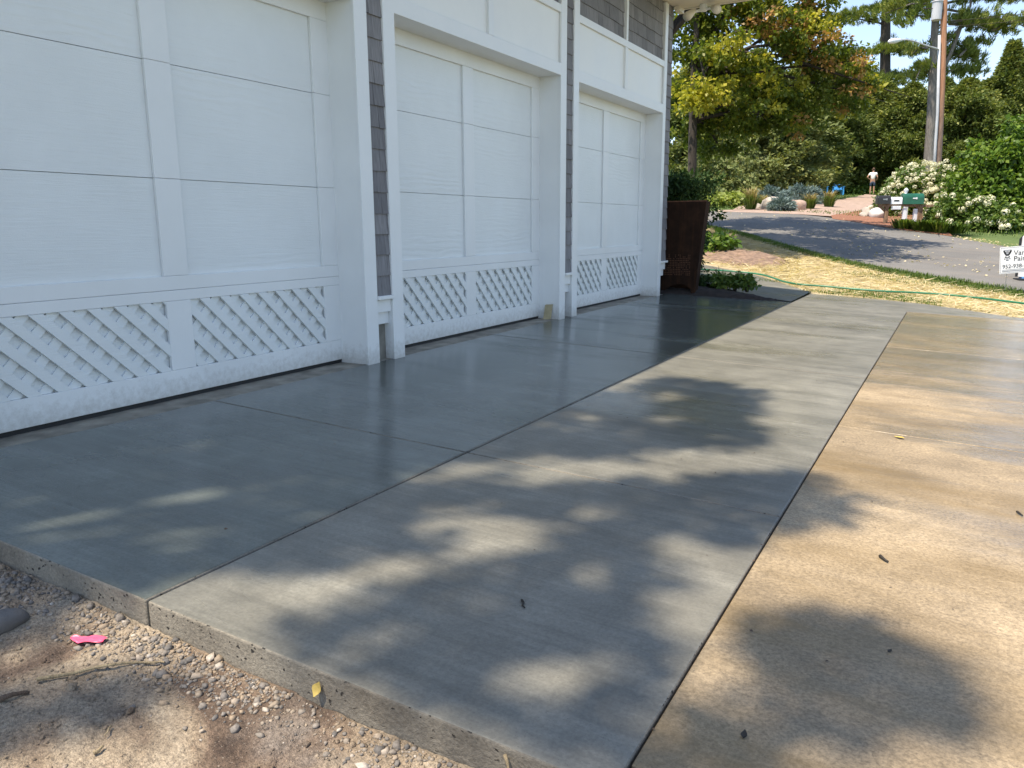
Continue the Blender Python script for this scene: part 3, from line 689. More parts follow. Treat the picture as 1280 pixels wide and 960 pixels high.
cl = [  # photo column, distance, height, radius, material, words
    (868, 47, 8.0, 2.6, 'cedar', 'dark cedar behind the maple trunk, leftmost of the hedge'),
    (905, 45, 7.0, 2.4, 'cedar_light', 'pale olive cedar at the left end of the hedge behind the hostas'),
    (938, 47, 8.0, 2.4, 'cedar', 'cedar behind the left blue spruce mound and pampas tufts'),
    (965, 44, 6.2, 2.2, 'cedar_light', 'low pale cedar right behind the blue spruce mounds'),
    (990, 48, 7.4, 2.4, 'cedar', 'tall green cedar showing under the orange maple boughs'),
    (1018, 58, 9.0, 2.7, 'cedar', 'cedar rising behind the two blue lawn chairs'),
    (1043, 60, 9.6, 2.8, 'cedar', 'pointed cedar just right of the blue lawn chairs'),
    (1070, 60, 8.2, 2.9, 'cedar', 'broad cedar behind the standing person in white'),
    (1098, 60, 7.6, 2.8, 'cedar', 'cedar behind the cream hydrangea, left of the thick pine trunk'),
    (1130, 58, 7.4, 2.9, 'cedar', 'dark cedar between the person and the leaning utility pole'),
    (1168, 60, 8.0, 2.9, 'cedar', 'dark cedar directly behind the leaning utility pole'),
    (1196, 56, 7.6, 2.9, 'cedar', 'tall cedar just right of the utility pole'),
    (1222, 58, 7.8, 2.7, 'cedar', 'cedar right of the pole with pale shoulder against blue sky'),
    (1246, 57, 10.2, 2.7, 'cedar', 'tallest pointed cedar on the right against blue sky'),
    (1278, 58, 8.2, 3.0, 'cedar', 'cedar at the right frame edge above the bright shrub'),
    (1315, 57, 8.2, 3.0, 'cedar', 'cedar cut off by the right edge of the photo')]
for k, (u, d, h, r, m, lb) in enumerate(cl): rr = r if k == 13 else r * 1.15; cedar(u, d, h, rr, lb, m, seed=k, n=int(190 * rr * h / 3.2), squat=1.5 if k == 13 else (2.6, 1.9, 3.2)[k % 3])
# a far-off belt of trees that closes the view behind the hedge
rng = np.random.default_rng(77)
C = []
for k in range(900):
    u = rng.uniform(760, 1500); d = rng.uniform(80, 105); top = 4.6 + 1.8 * math.sin(u * 0.021) + 1.5 * math.sin(u * 0.06 + 1)
    if 1000 < u < 1240: top -= 1
    g = on_ground(u, d); C.append((g.x, g.y, g.z + top * rng.random() ** 0.7))
C = np.array(C)
tag(leaves_obj('far_wood', broad_leaves(C, 1.3, 30, 0.5, rng), LF['cedar'], None), 'far-off dark wood glimpsed through the gaps between the cedars', 'woods', kind='stuff')

# ------------------------------------------------------------------ tall pines
def pine(u, d, h, label, pts, rads, whorls, seed, mat='pine', limbs=()):
    rng = np.random.default_rng(seed); b = on_ground(u, d)
    t = thing('pine_tree', label, 'tree', b, 'tall pines beyond the road')
    L = [(lp, lr) for lp, lr in limbs]; CC = []; DD_ = []
    for (uu, vv, du, dv, dd, ln) in whorls:      # a bough: photo start, photo end, distance shift, thickness of needle mass
        A = up_at(uu, vv, d); B = up_at(uu + du, vv + dv, d + dd); mid = (A + B) / 2 + Vector((0, 0, 0.25))
        L.append(([A, mid, B], [0.07, 0.045, 0.015])); n = int(max(8, (B - A).length * 13))
        for q in range(n):
            s = 0.15 + 0.85 * rng.random() ** 0.8; p = A * (1 - s) ** 2 + mid * 2 * s * (1 - s) + B * s * s
            sp = ln * (0.4 + 0.6 * math.sin(math.pi * min(1, s * 0.9)))
            CC.append(p + Vector((rng.normal(0, sp), rng.normal(0, sp), rng.normal(0.05, 0.13)))); DD_.append((B - A).normalized() * 0.5 + Vector((0, 0, 0.6)))
    V = spray_leaves(np.array(CC), np.array([tuple(x) for x in DD_]), 0.18, 36, 0.28, 0.045, rng, -0.45)
    leaves_obj('crown', V, LF[mat], t)
    trunk_mesh('trunk', M['bark_grey' if seed % 2 else 'bark_dark'], t, pts, rads, L)
    return t
def boughs(u0, u1, vs, rng, d, reach=(40, 75), rise_=(-6, 10), ln=0.55):
    out = []
    for v in vs:
        for k in range(6):
            a = rng.random() * 6.28; r = rng.uniform(*reach); f = (v + 30) / 200
            uc = u0 + (u1 - u0) * f
            out.append((uc, v + rng.uniform(-6, 6), r * math.cos(a), rng.uniform(*rise_), r * math.sin(a) * mpp(d), ln))
    return out
rng = np.random.default_rng(4)
D1 = 66
# left pine, slim dark trunk
wh = boughs(1108, 1106, [-90, -60, -25, 12, 62, 100], rng, D1, (28, 58), (-8, 8))
wh += [(1106, 30, -75, -6, 0.5, .6), (1106, 32, -50, -14, -1, .6), (1108, 28, 60, -18, 0, .6), (1106, 92, -40, 14, -1, .5), (1106, 115, -48, 24, -.6, .5), (1108, 116, 40, 10, 0.4, .5)]
pine(1106, D1, 20, 'slim dark pine with layered boughs, left of the street lamp', [on_ground(1106, D1), up_at(1106, 120, D1), up_at(1107, 40, D1), up_at(1110, -160, D1)], [0.55, 0.42, 0.36, 0.12], wh, 6, 'pine')
# right pine, thick grey trunk behind the pole
D2 = 44
wh = boughs(1172, 1160, [-110, -80, -50], rng, D2, (40, 80), (-8, 8))
wh += [(1185, 12, 60, 24, 0, .6), (1190, 18, 108, 20, -1, .55), (1240, 38, 62, -10, 0, .5), (1186, 30, 70, 14, 1, .5), (1176, 5, 100, -6, 1.5, .6), (1172, 5, -66, 12, 0.8, .6), (1172, 22, -48, 8, -1, .5), (1160, 60, -22, 10, 1, .3), (1165, 90, -30, 12, 1.2, .35), (1160, 75, -16, 26, -.5, .3), (1165, 45, 50, 24, 1.5, .4), (1165, 68, 60, 10, 2, .4), (1165, 95, 55, -4, 2, .45), (1200, 70, 26, -16, 1, .4), (1175, -12, 120, 4, -1, .6), (1182, 28, 50, 8, -1, .5)]
bl = [([up_at(1181, 84, D2), up_at(1192, 58, D2), up_at(1201, 34, D2), up_at(1203, 24, D2)], [.11, .1, .09, .08]), ([up_at(1181, 58, D2), up_at(1190, 46, D2), up_at(1201, 33, D2)], [.07, .07, .06]),
      ([up_at(1203, 26, D2), up_at(1207, 16, D2), up_at(1213, 8, D2), up_at(1214, -10, D2)], [.08, .07, .06, .05]), ([up_at(1203, 32, D2), up_at(1214, 34, D2), up_at(1232, 35, D2)], [.04, .03, .01])]
pine(1162, D2, 20, 'tall pine with thick grey trunk right behind the utility pole', [on_ground(1159, D2), up_at(1161, 205, D2), up_at(1164, 150, D2), up_at(1167, 70, D2), up_at(1170, 10, D2), up_at(1174, -180, D2)], [.33, .28, .235, .20, .18, .1], wh, 9, 'pine', bl)

# ------------------------------------------------------------------ maple turning colour, left
DM = 22.0
b = on_ground(866, DM)
mp_ = thing('maple_tree', 'maple turning yellow and orange, growing beside the garage corner', 'tree', b)
rng = np.random.default_rng(15)
lobes = [  # u, v, ru, rv, depth shift, (green, yellow, orange) shares, clumps
    (868, 30, 42, 42, 0.5, (1, .03, 0), 95), (905, 5, 60, 30, 0.8, (.9, .1, 0.02), 70), (860, 95, 26, 40, 0.4, (.85, .15, 0), 40),
    (884, 112, 34, 18, -1.0, (.15, .85, 0), 34), (874, 132, 24, 14, -1.0, (.3, .7, 0), 18), (912, 62, 44, 22, -0.8, (.4, .6, 0), 44), (930, 96, 46, 24, -.3, (.55, .45, 0), 48),
    (985, 42, 50, 30, 0, (.35, .2, .45), 66), (950, 20, 40, 26, .6, (.75, .15, .1), 44), (1022, 12, 42, 24, 0.4, (.5, .1, .4), 46), (1010, 52, 44, 24, -.4, (.4, .15, .45), 46),
    (945, 135, 66, 34, .2, (.8, .18, .02), 120), (1000, 105, 60, 38, .4, (.66, .14, .2), 110), (1052, 78, 44, 30, .2, (.55, .1, .35), 60), (1060, 115, 34, 26, .5, (.6, .1, .3), 40), (900, 150, 40, 26, .6, (.9, .1, 0), 44),
    (985, 150, 50, 22, .3, (.75, .15, .1), 50), (860, 165, 22, 18, .6, (.95, .05, 0), 18), (950, -40, 100, 50, .5, (.8, .1, .1), 110), (1086, 105, 14, 12, -.2, (.2, .1, .7), 8), (900, 185, 40, 16, .8, (.9, .1, 0), 26)]
VV = []; mi = []; s = mpp(DM); limbs = []
fork = up_at(866, 160, DM); tips = []
for (u, v, ru, rv, dd, sh, n) in lobes:
    C0 = np.array(up_at(u, v, DM + dd)); o = rand_dir(n, rng) * rng.random((n, 1)) ** 0.4
    rx = np.array(RGT) * ru * s; rz = np.array((0, 0, 1.0)) * rv * s; ry = np.array((-0.493, 0.87, 0)) * (ru + rv) * 0.55 * s
    C = C0 + o[:, :1] * rx + o[:, 1:2] * ry + o[:, 2:] * rz
    n = int(n * (0.62 if v > 60 else 0.72)); C = C[:n]; per = 50; V = broad_leaves(C, 0.25, per, 0.112, rng, 0.55, 0.6); VV.append(V)
    pr = np.array(sh, float) * (1, 1.15, .4); pr /= pr.sum(); mi.append(np.repeat(rng.choice(3, n, p=pr), per))
    tips.append(Vector(C0))
for k, tp in enumerate(tips):
    base = up_at(866, (150, 120, 90, 60)[k % 4], DM); mid = base.lerp(tp, 0.5) + Vector((0, 0, 0.25))
    limbs.append(([base, mid, tp, tp + (tp - mid) * 0.5], [0.06, 0.04, 0.022, 0.006]))
leaves_obj('crown', np.concatenate(VV), [LF['maple_green'], LF['maple_yellow'], LF['maple_orange']], mp_, np.concatenate(mi))
trunk_mesh('trunk', M['bark_dark'], mp_, [b - Vector((0, 0, .3)), up_at(865, 225, DM), up_at(866, 160, DM), up_at(868, 90, DM), up_at(872, 0, DM), up_at(880, -60, DM)], [.15, .125, .11, .1, .07, .03], limbs)

b = on_ground(775, 17.5); tr2 = thing('leafy_tree', 'tall leafy tree behind the garage whose crown shades the road', 'tree', b)
rng = np.random.default_rng(19); C = []
for (r_, d, z, ru, n) in ((3.2, 15.8, 7.8, 1.2, 60), (5.2, 16.8, 7.9, 1.3, 70), (4.2, 17.8, 7.6, 1.3, 70), (4.9, 15.2, 8.3, 1.1, 55), (2.6, 18.2, 7.0, 1.4, 60), (6.6, 17.4, 8.5, 1.2, 55), (5.8, 19.0, 8.6, 1.1, 45), (2.0, 16.5, 8.0, 1.3, 50)):
    x_, y_ = to_xy(d, r_); p = np.array((x_, y_, z)); o = rand_dir(n, rng) * rng.random((n, 1)) ** .4 * ru; C.append(p + o * (1, 1, .75))
C = np.concatenate(C); leaves_obj('crown', broad_leaves(C, .34, 44, .15, rng), LF['maple_green'], tr2)
trunk_mesh('trunk', M['bark_dark'], tr2, [b - Vector((0, 0, .3)), b + Vector((0, 0, 3)), b + Vector((.5, 0, 7.5))], [.22, .17, .06], [([b + Vector((0, 0, 3.5)), (b + Vector(tuple(c))) / 2 + Vector((0, 0, 2.0)), Vector(tuple(c))], [.08, .05, .015]) for c in C[::60]])

# ------------------------------------------------------------------ shrubs, flowers, grasses
def dome(b, r, h, n, rng, inner=0.55):
    o = rand_dir(n, rng); o[:, 2] = np.abs(o[:, 2]); q = (inner + (1 - inner) * rng.random((n, 1)) ** 0.6); lob = 1 + 0.18 * vnoise(o * 1.0 + 7 * r, 2.3)[:, None]
    return np.array(b) + o * q * lob * (r, r, h) + (0, 0, 0.05), o
def shrub(name, label, cat, b, r, h, mat, n, per, size, seed, flowers=0, group=None, fsize=0.09, side=None):
    rng = np.random.default_rng(seed); t = thing(name, label, cat, b, group)
    C, o = dome(b, r, h, n, rng); leaves_obj('foliage', broad_leaves(C, max(size * 1.6, min(0.16, r * 0.3)), per, size, rng), LF[mat], t)
    mb = MB()
    for k in range(7):
        a = k * 0.9; mb.tube([b - Vector((0, 0, .05)), b + Vector((math.cos(a) * r * .3, math.sin(a) * r * .3, h * .45)), b + Vector((math.cos(a) * r * .6, math.sin(a) * r * .6, h * .8))], [.025, .018, .006], 5)
    mb.build('stem', M['bark_dark'], t, smooth=True)
    if flowers:
        C, o = dome(b, r * 1.04, h * 1.05, flowers, rng, 0.95)
        k = 46; Dn = rand_dir(flowers * k, rng); sz = np.repeat(fsize * (0.6 + 0.7 * rng.random(flowers)), k)
        Pc = np.repeat(C, k, 0) + Dn * sz[:, None] * (1, 1, 0.85)
        U = unit(np.cross(Dn, rand_dir(len(Dn), rng))); L = sz * 0.55
        leaves_obj('flowers', leaf_arrays(Pc - U * L[:, None] * 0.5, U, Dn, L, L * 0.9), LF['bloom'], t)
    return t
b = on_ground(1250, 25.5); shrub('leafy_shrub', 'big bright green leafy shrub at the right edge above the hydrangeas', 'shrub', b, 1.75, 2.95, 'shrub', 540, 34, 0.15, 31)
b = on_ground(1315, 26.5); shrub('leafy_shrub', 'green shrub mostly cut off by the right frame edge', 'shrub', b, 1.9, 2.9, 'shrub', 360, 30, 0.15, 32)
G = 'hydrangeas around the mailboxes'
shrub('hydrangea_bush', 'cream hydrangea mound behind the row of mailboxes', 'shrub', on_ground(1137, 29.5), 1.05, 1.75, 'hyd', 160, 26, 0.12, 41, 230, G)
shrub('hydrangea_bush', 'cream hydrangea at the foot of the utility pole, left of the bright shrub', 'shrub', on_ground(1178, 29), 1.15, 1.8, 'hyd', 170, 26, 0.12, 42, 200, G)
shrub('hydrangea_bush', 'leafy hydrangea with few white blooms in front of the pole', 'shrub', on_ground(1190, 24.6), 0.85, 0.95, 'hyd', 130, 28, 0.11, 43, 26, G, 0.085)
shrub('hydrangea_bush', 'low white-flowered hydrangea in front of the big bright shrub', 'shrub', on_ground(1232, 24.0), 0.95, 0.85, 'hyd', 150, 28, 0.11, 44, 36, G, 0.10)
shrub('hydrangea_bush', 'small cream hydrangea just left of the black mailbox', 'shrub', on_ground(1106, 28.2), 0.42, 0.85, 'hyd', 60, 26, 0.1, 45, 44, G, 0.08)

def blades(b, n, r, h, w, rng, lean=0.7, spread=0.5):
    a = rng.random(n) * 6.283; rr = r * np.sqrt(rng.random(n)); base = np.array(b) + np.stack([rr * np.cos(a), rr * np.sin(a), 0 * a], -1)
    out = np.stack([np.cos(a), np.sin(a), 0 * a], -1) + rng.normal(size=(n, 3)) * (spread, spread, 0); hh = h * (0.6 + 0.5 * rng.random(n))
    p1 = base + out * (hh * lean * 0.3)[:, None] + (0, 0, 1) * (hh * 0.7)[:, None]; p2 = base + out * (hh * lean)[:, None] + np.stack([0 * hh, 0 * hh, hh * (1 - 0.25 * lean)], -1)
    s = unit(np.cross(out, (0, 0, 1))) * (w * 0.5)
    V = np.stack([base - s, base + s, p1 + s * 0.9, p1 - s * 0.9, p2 + s * 0.2, p2 - s * 0.2], 1); return V
def blades_obj(name, V, mat, parent):
    n = len(V); i = np.arange(n)[:, None] * 6; q = np.concatenate([i + (0, 1, 2, 3), i + (3, 2, 4, 5)], 0); return np_mesh(name, V.reshape(-1, 3), q, mat, parent)
def grass_clump(name, label, cat, b, n, r, h, w, mats, seed, group, lean=0.55):
    rng = np.random.default_rng(seed); t = thing(name, label, cat, b, group)
    blades_obj('blades', blades(b, n, r, h * 0.75, w, rng, lean), LF[mats[0]], t)
    if len(mats) > 1: blades_obj('plumes', blades(b + Vector((0, 0, h * 0.25)), n // 2, r, h * 0.8, w * 1.4, rng, lean * 0.6), LF[mats[1]], t)
    return t
G = 'ornamental grasses by the neighbour driveway'
for u, v, h, lb in ((938, 263, 0.9, 'tan ornamental grass clump left of the blue spruces, leftmost of four'), (1012, 262, 0.62, 'tan grass clump right of the blue spruces'), (1036, 259.5, 0.68, 'tallest plumed grass clump at the edge of the far lawn'), (952, 261, .55, 'small tan grass tuft close to the left blue spruce')):
    grass_clump('ornamental_grass', lb, 'grass clump', at(u, v), 200, 0.17, h, 0.026, ('blade', 'plume'), int(u), G)
G = 'daylily clumps under the mailboxes'
for u, v, h, lb in ((1128, 287, .55, 'green daylily clump under the green mailbox'), (1152, 290, .6, 'arching daylily clump right of the mailbox post'), (1172, 292, .62, 'yellow-green daylily clump in front of the pole'), (1194, 292, .5, 'rightmost daylily clump at the lawn edge')):
    grass_clump('daylily_clump', lb, 'plant', at(u, v), 170, 0.22, h, 0.035, ('blade',), int(u), G, 1.15)
# blue spruce mounds
for u, v, r, h, lb in ((964, 259.5, 0.95, 0.72, 'blue spruce mound left, above the pale boulder'), (1001, 256, 1.0, 0.78, 'blue spruce mound right, beside the tall plumed grasses'), (977, 264.5, .42, .38, 'tiny blue spruce between the two boulders')):
    rng = np.random.default_rng(int(u)); b = at(u, v); t = thing('blue_spruce', lb, 'shrub', b, 'low blue spruces')
    C, o = dome(b, r, h, int(190 * r), rng, 0.5); D = o * (1, 1, 0.25)
    leaves_obj('foliage', spray_leaves(C, D, 0.10, 40, 0.18, 0.035, rng, 0.0), LF['spruce'], t)
    trunk_mesh('stem', M['bark_dark'], t, [b, b + Vector((0.02, 0, h * .5)), b + Vector((0, 0, h * .8))], [.06, .04, .01])
M['rock'] = simple('pale_boulder', (0.40, 0.355, 0.31), 0.9, 0.3, 3, 0.5, bscale=20)
M['rock_pink'] = simple('pink_boulder', (0.42, 0.30, 0.24), 0.9, 0.25, 3, 0.5, bscale=20)
M['rock_white'] = simple('white_boulder', (0.58, 0.56, 0.54), 0.9, 0.25, 4, 0.5, bscale=20)
for u, v, sz, m, lb in ((967, 262.5, (.55, .4, .36), 'rock', 'pale boulder at the foot of the left blue spruce'), (992, 263, (.5, .4, .3), 'rock_pink', 'pinkish boulder right of the tiny blue spruce'), (942, 261.5, (.3, .25, .2), 'rock', 'small grey boulder beside the left grass clump'),
                        (1096, 273, (.28, .24, .26), 'rock_white', 'white boulder behind the black mailbox'), (1087, 269, (.26, .24, .24), 'rock', 'grey boulder at the left of the white one'), (1080, 271.5, (.16, .14, .12), 'rock', 'small grey stone in the red mulch')):
    rg = np.random.default_rng(int(u * 3)); b = at(u, v); vv = rock_verts(IV3, sz, 0, 0.45, rg) + np.array((b.x, b.y, b.z + sz[2] * 0.35))
    tag(np_mesh('boulder', vv, IF3, M[m], smooth=True), lb, 'boulder', 'boulders along the neighbour driveway')
# hosta row, left of the grasses; dark hedge on the far lawn
rng = np.random.default_rng(61)
for k, u in enumerate((897, 907, 917, 927)):
    words = ('lime hosta nearest the garage corner in the row across the road', 'lime hosta second from the garage corner across the road', 'lime hosta third from the garage corner across the road', 'lime hosta next to the leftmost tan grass clump')[k]
    shrub('hosta', words, 'plant', at(u, 258.5 - k * .3), .55, .5, 'lime', 36, 16, .17, 200 + k, 0, 'lime hostas across the road')
for k, u in enumerate((1035, 1056, 1076)):
    shrub('low_hedge_shrub', ('low dark shrub below the blue lawn chairs', 'low dark shrub at the top of the far lawn', 'low dark shrub left of the person in white')[k], 'shrub', on_ground(u, 57), 1.2, 0.5, 'hyd', 70, 22, .2, 230 + k, 0, 'low shrubs at the top of the far lawn')
for k, (u, d, r, h) in enumerate(((895, 40, 2.0, 2.6), (925, 42, 2.0, 2.9), (950, 43, 1.8, 2.4))):
    shrub('bushy_shrub', ('bushy olive shrub behind the hostas nearest the garage', 'bushy olive shrub behind the leftmost grass clump', 'bushy olive shrub behind the left blue spruce')[k], 'shrub', on_ground(u, d), r, h, 'cedar_light', 240, 30, .17, 240 + k, 0, 'bushy shrubs in front of the hedge')
# garage corner bed
pb = at(893, 316); shrub('leafy_plant', 'low green leafy plant on the straw beside the rusty planter', 'plant', pb, .42, .34, 'shrub', 40, 18, .13, 301)

# ------------------------------------------------------------------ garage corner: planter, shrub, bed
def rust():
    m, nt, b = new_mat('rusted_steel'); v = coords(nt); f = noise(nt, v, 5, 6, 0.65)
    c = ramp(nt, f, [(0.3, (0.015, 0.0085, 0.006)), (0.55, (0.030, 0.0155, 0.0095)), (0.8, (0.058, 0.028, 0.015))])
    sk = ramp(nt, noise(nt, coords(nt, (14, 14, 0.7)), 1.6, 5, 0.65), [(0.5, 0.0), (0.72, 0.22)]); c = mixc(nt, sk, c, (0.12, 0.048, 0.018)); setc(nt, b, c); rough_(nt, b, 0.92); b.inputs['Specular IOR Level'].default_value = 0.15; bump(nt, b, noise(nt, v, 60, 3), 0.3, 0.004); return m
M['rust'] = rust(); M['rust_holelight'] = simple('pale_rust_and_hole_light', (0.13, 0.056, 0.028), 0.8, 0.3, 30, 0)
pl = thing('steel_planter', 'tall tapered rusty steel planter with perforated band beside the garage corner', 'planter', (0.35, 11.42, -0.04))
Z0, Z1 = -0.05, 1.31
yb0, yb1, yt0, yt1 = 11.27, 11.42, 11.24, 11.44
def fx(side, z): t = (z - Z0) / (Z1 - Z0); return (-0.02 - 0.02 * t) if side == 0 else (0.60 + 0.13 * t)
def fy_(z): t = (z - Z0) / (Z1 - Z0); return yb0 + (yt0 - yb0) * t
mb = MB()
# front sheet with an arched cut-out that leaves two feet
arch = [(0.10, Z0), (0.14, 0.02), (0.24, 0.09), (0.36, 0.125), (0.47, 0.11), (0.545, 0.05), (0.55, Z0)]
poly = [(fx(0, Z0), Z0)] + arch + [(fx(1, Z0), Z0), (fx(1, Z1), Z1), (fx(0, Z1), Z1)]
vs = [(x, fy_(z), z) for x, z in poly] + [(x, fy_(z) + 0.008, z) for x, z in poly]; n = len(poly)
mb.add(vs, [tuple(range(n)), tuple(range(2 * n - 1, n - 1, -1))] + [(i, (i + 1) % n, n + (i + 1) % n, n + i) for i in range(n)])
mb.build('front_sheet', M['rust'], pl)
for s_ in (0, 1):
    sg = -0.004 if s_ else 0.004
    mb = MB(); q = [(fx(s_, Z0) + sg, yb0 + .009, Z0), (fx(s_, Z0) + sg, yb1, Z0), (fx(s_, Z1) + sg, yt1, Z1), (fx(s_, Z1) + sg, yt0 + .009, Z1)]
    mb.hexa([(x - 0.004, y, z) for x, y, z in q] + [(x + 0.004, y, z) for x, y, z in q]); mb.build('side_sheet', M['rust'], pl)
mb = MB(); mb.hexa([(fx(0, Z0) + .01, yb1 - .008, Z0 + .1), (fx(1, Z0) - .01, yb1 - .008, Z0 + .1), (fx(1, Z1) - .01, yt1 - .008, Z1), (fx(0, Z1) + .01, yt1 - .008, Z1)] + [(fx(0, Z0) + .01, yb1, Z0 + .1), (fx(1, Z0) - .01, yb1, Z0 + .1), (fx(1, Z1) - .01, yt1, Z1), (fx(0, Z1) + .01, yt1, Z1)]); mb.build('back_sheet', M['rust'], pl)
mb = MB()
for i in range(20):
    for j in range(12):
        x = 0.06 + i * 0.024; z = 0.26 + j * 0.026
        if RNG.random() < 0.12 or (j > 9 and RNG.random() < .5): continue
        y = fy_(z) - 0.0015; mb.box(x - .006, x + .006, y - .001, y + .001, z - .006, z + .006)
mb.build('perforated_band', M['rust_holelight'], pl)  # squares coloured paler for the light that shows through the holes
rim = MB(); rim.box(fx(0, Z1) - .004, fx(1, Z1) + .004, yt0 - .006, yt0 + .012, Z1 - .004, Z1 + .012); rim.build('rim', M['rust_holelight'], pl)
rng = np.random.default_rng(88)
sb = Vector((-0.30, 12.9, 0.0)); t = thing('evergreen_shrub', 'dark upright evergreen shrub just behind the rusty planter', 'shrub', sb)
C = np.array(sb) + np.stack([rng.normal(0, .26, 420), rng.normal(0, .24, 420), rng.random(420) ** 0.8 * 1.72], -1); C[:, 0] += np.where(C[:, 2] < 1.1, 0.05, 0)
leaves_obj('foliage', np.concatenate([broad_leaves(C, .15, 40, .06, rng), spray_leaves(C, C - np.array(sb) + (0, 0, -1.0), .18, 14, .13, .04, rng)]), LF['yew'], t)
trunk_mesh('stem', M['bark_dark'], t, [sb - Vector((0, 0, .2)), sb + Vector((0.05, 0, 1)), sb + Vector((0, 0, 1.6))], [.05, .035, .01])
# dark mulch bed wedge at the slab end
gx = np.linspace(-0.3, 2.02, 90); gt = np.linspace(0, 1, 26); V = []
for x in gx:
    y0 = 11.17 + 0.13 * max(0, min(1, x / 1.95)); y1 = 12.5 - 1.16 * max(0, (x + 0.1) / 2.1) ** 0.8
    for tt in gt:
        y = y0 + (y1 - y0) * tt; h = 0.13 * math.sin(math.pi * min(1, tt * 1.0 + .02)) ** 0.6 * (1 - max(0, x / 2.02) ** 3)
        V.append((x, y, -0.038 * x - 0.05 + h))
V = np.array(V); V[:, 2] += 0.022 * fbm(V, 16, 3) + 0.01
idx = np.arange(90 * 26).reshape(90, 26); q = np.stack([idx[:-1, :-1], idx[1:, :-1], idx[1:, 1:], idx[:-1, 1:]], -1).reshape(-1, 4)
struct(np_mesh('mulch_bed', V, q, M['mulchdark'], smooth=True))
G = 'small plants in the corner bed'
for k, (x, y, r, h, lb) in enumerate(((0.86, 11.75, .12, .13, 'small green plant in dark mulch right beside the rusty planter'), (1.06, 11.80, .13, .15, 'small green plant in the middle of the dark mulch bed'), (1.26, 11.70, .10, .11, 'small green plant at the outer end of the mulch bed'))):
    shrub('bed_plant', lb, 'plant', Vector((x, y, 0.06)), r, h, 'hyd', 34, 16, .055, 400 + k, 0, G)
grass_clump('bed_grass', 'thin upright grass blades behind the small plants of the corner bed', 'plant', Vector((0.78, 12.05, 0.05)), 22, .06, .42, .014, ('blade',), 5, G, .35)
# heap of bare earth on the straw
hb = at(925, 323); rr = np.linspace(0, 1, 26); aa = np.linspace(0, 2 * math.pi, 73)[:-1]
R_, A_ = np.meshgrid(rr, aa, indexing='ij'); lx = R_ * np.cos(A_) * 1.05; ly = R_ * np.sin(A_) * 1.3
wx = hb.x + lx * 0.8704 - ly * 0.4932; wy = hb.y + lx * 0.4923 + ly * 0.8699
Q = np.stack([wx, wy, wx * 0], -1).reshape(-1, 3)
hz = terrain(Q[:, 0], Q[:, 1]) + (0.16 * (1 - R_.ravel() ** 2)) * (0.8 + 0.5 * fbm(Q, 2.5, 2)) + 0.05 * fbm(Q + 5, 7, 3) * (1 - R_.ravel()) ** .5 - 0.01
idx = np.arange(26 * 72).reshape(26, 72); nx = np.roll(idx, -1, 1); q = np.stack([idx[:-1], idx[1:], nx[1:], nx[:-1]], -1).reshape(-1, 4)
tag(np_mesh('dirt_mound', np.c_[Q[:, :2], hz], q, simple('turned_brown_soil', (0.22, 0.15, 0.11), .95, .45, 9, 1.0), smooth=True), 'low mound of bare brown dirt on the straw lawn', 'dirt mound')

# ------------------------------------------------------------------ hose
hp = [at(*p, dz=0.03) for p in ((868, 341), (905, 343), (935, 345.5), (955, 348.5), (968, 353), (980, 357.5), (1000, 361), (1030, 363), (1060, 366), (1110, 370), (1140, 371), (1185, 374), (1230, 379), (1285, 386), (1340, 394))]
hp = smooth_line(resample(hp, 90), 3); hp[:, 2] = terrain(hp[:, 0], hp[:, 1]) + 0.068
m_h = simple('green_rubber_hose', (0.02, 0.16, 0.085), 0.35, 0.2, 4, 0)
tag(MB().tube(hp, 0.015, 8).build('garden_hose', m_h, smooth=True), 'green garden hose snaking along the edge of the straw lawn', 'hose')

# ------------------------------------------------------------------ lettering
def text_mesh(s, size, mat, origin, ex, ey, parent, name, extr=0.0008):
    cu = bpy.data.curves.new('lettering', 'FONT'); cu.body = s; cu.size = size; cu.extrude = extr
    tmp = bpy.data.objects.new('lettering', cu); COL.objects.link(tmp)
    dg = bpy.context.evaluated_depsgraph_get(); dg.update(); me = bpy.data.meshes.new_from_object(tmp.evaluated_get(dg))
    bpy.data.objects.remove(tmp); ez = ex.cross(ey)
    me.transform(Matrix(((ex.x, ey.x, ez.x, origin.x), (ex.y, ey.y, ez.y, origin.y), (ex.z, ey.z, ez.z, origin.z), (0, 0, 0, 1))))
    me.materials.clear(); me.materials.append(mat); o = bpy.data.objects.new(name, me); link(o); WLOC[o.name] = Vector((0, 0, 0)); return place(o, parent)
M['ink'] = simple('black_print', (0.015, 0.016, 0.02), 0.5, 0.1, 3, 0); M['signw'] = simple('white_sign_board', (0.80, 0.81, 0.84), 0.4, 0.03, 3, 0)
M['steelw'] = simple('galvanised_wire', (0.35, 0.35, 0.36), 0.4, 0.1, 5, 0, 0.8)
M['inkgrey'] = simple('grey_print', (0.25, 0.26, 0.29), 0.5, 0.1, 3, 0)
DS = 13.1; TL = up_at(1250, 309.5, DS); BL = up_at(1250.5, 342.5, DS); TRr = up_at(1291, 306, DS - 0.1)
ex = (TRr - TL).normalized(); ey = (TL - BL).normalized(); ey = (ey - ex * ey.dot(ex)).normalized(); ezs = ex.cross(ey)
Hs = (TL - BL).length; Ws = 0.62; sc = (TL + ex * Ws / 2 - ey * Hs / 2)
sg = thing('yard_sign', 'white yard sign with black lettering and crest, at the right frame edge', 'sign', (sc.x, sc.y, gz(sc)))
MB().obox(sc, ex * Ws / 2, ey * Hs / 2, ezs * 0.004).build('board', M['signw'], sg)
def pt(a, b, c=0.0055): return TL + ex * a - ey * b + ezs * c
fr = MB(); t_ = 0.006
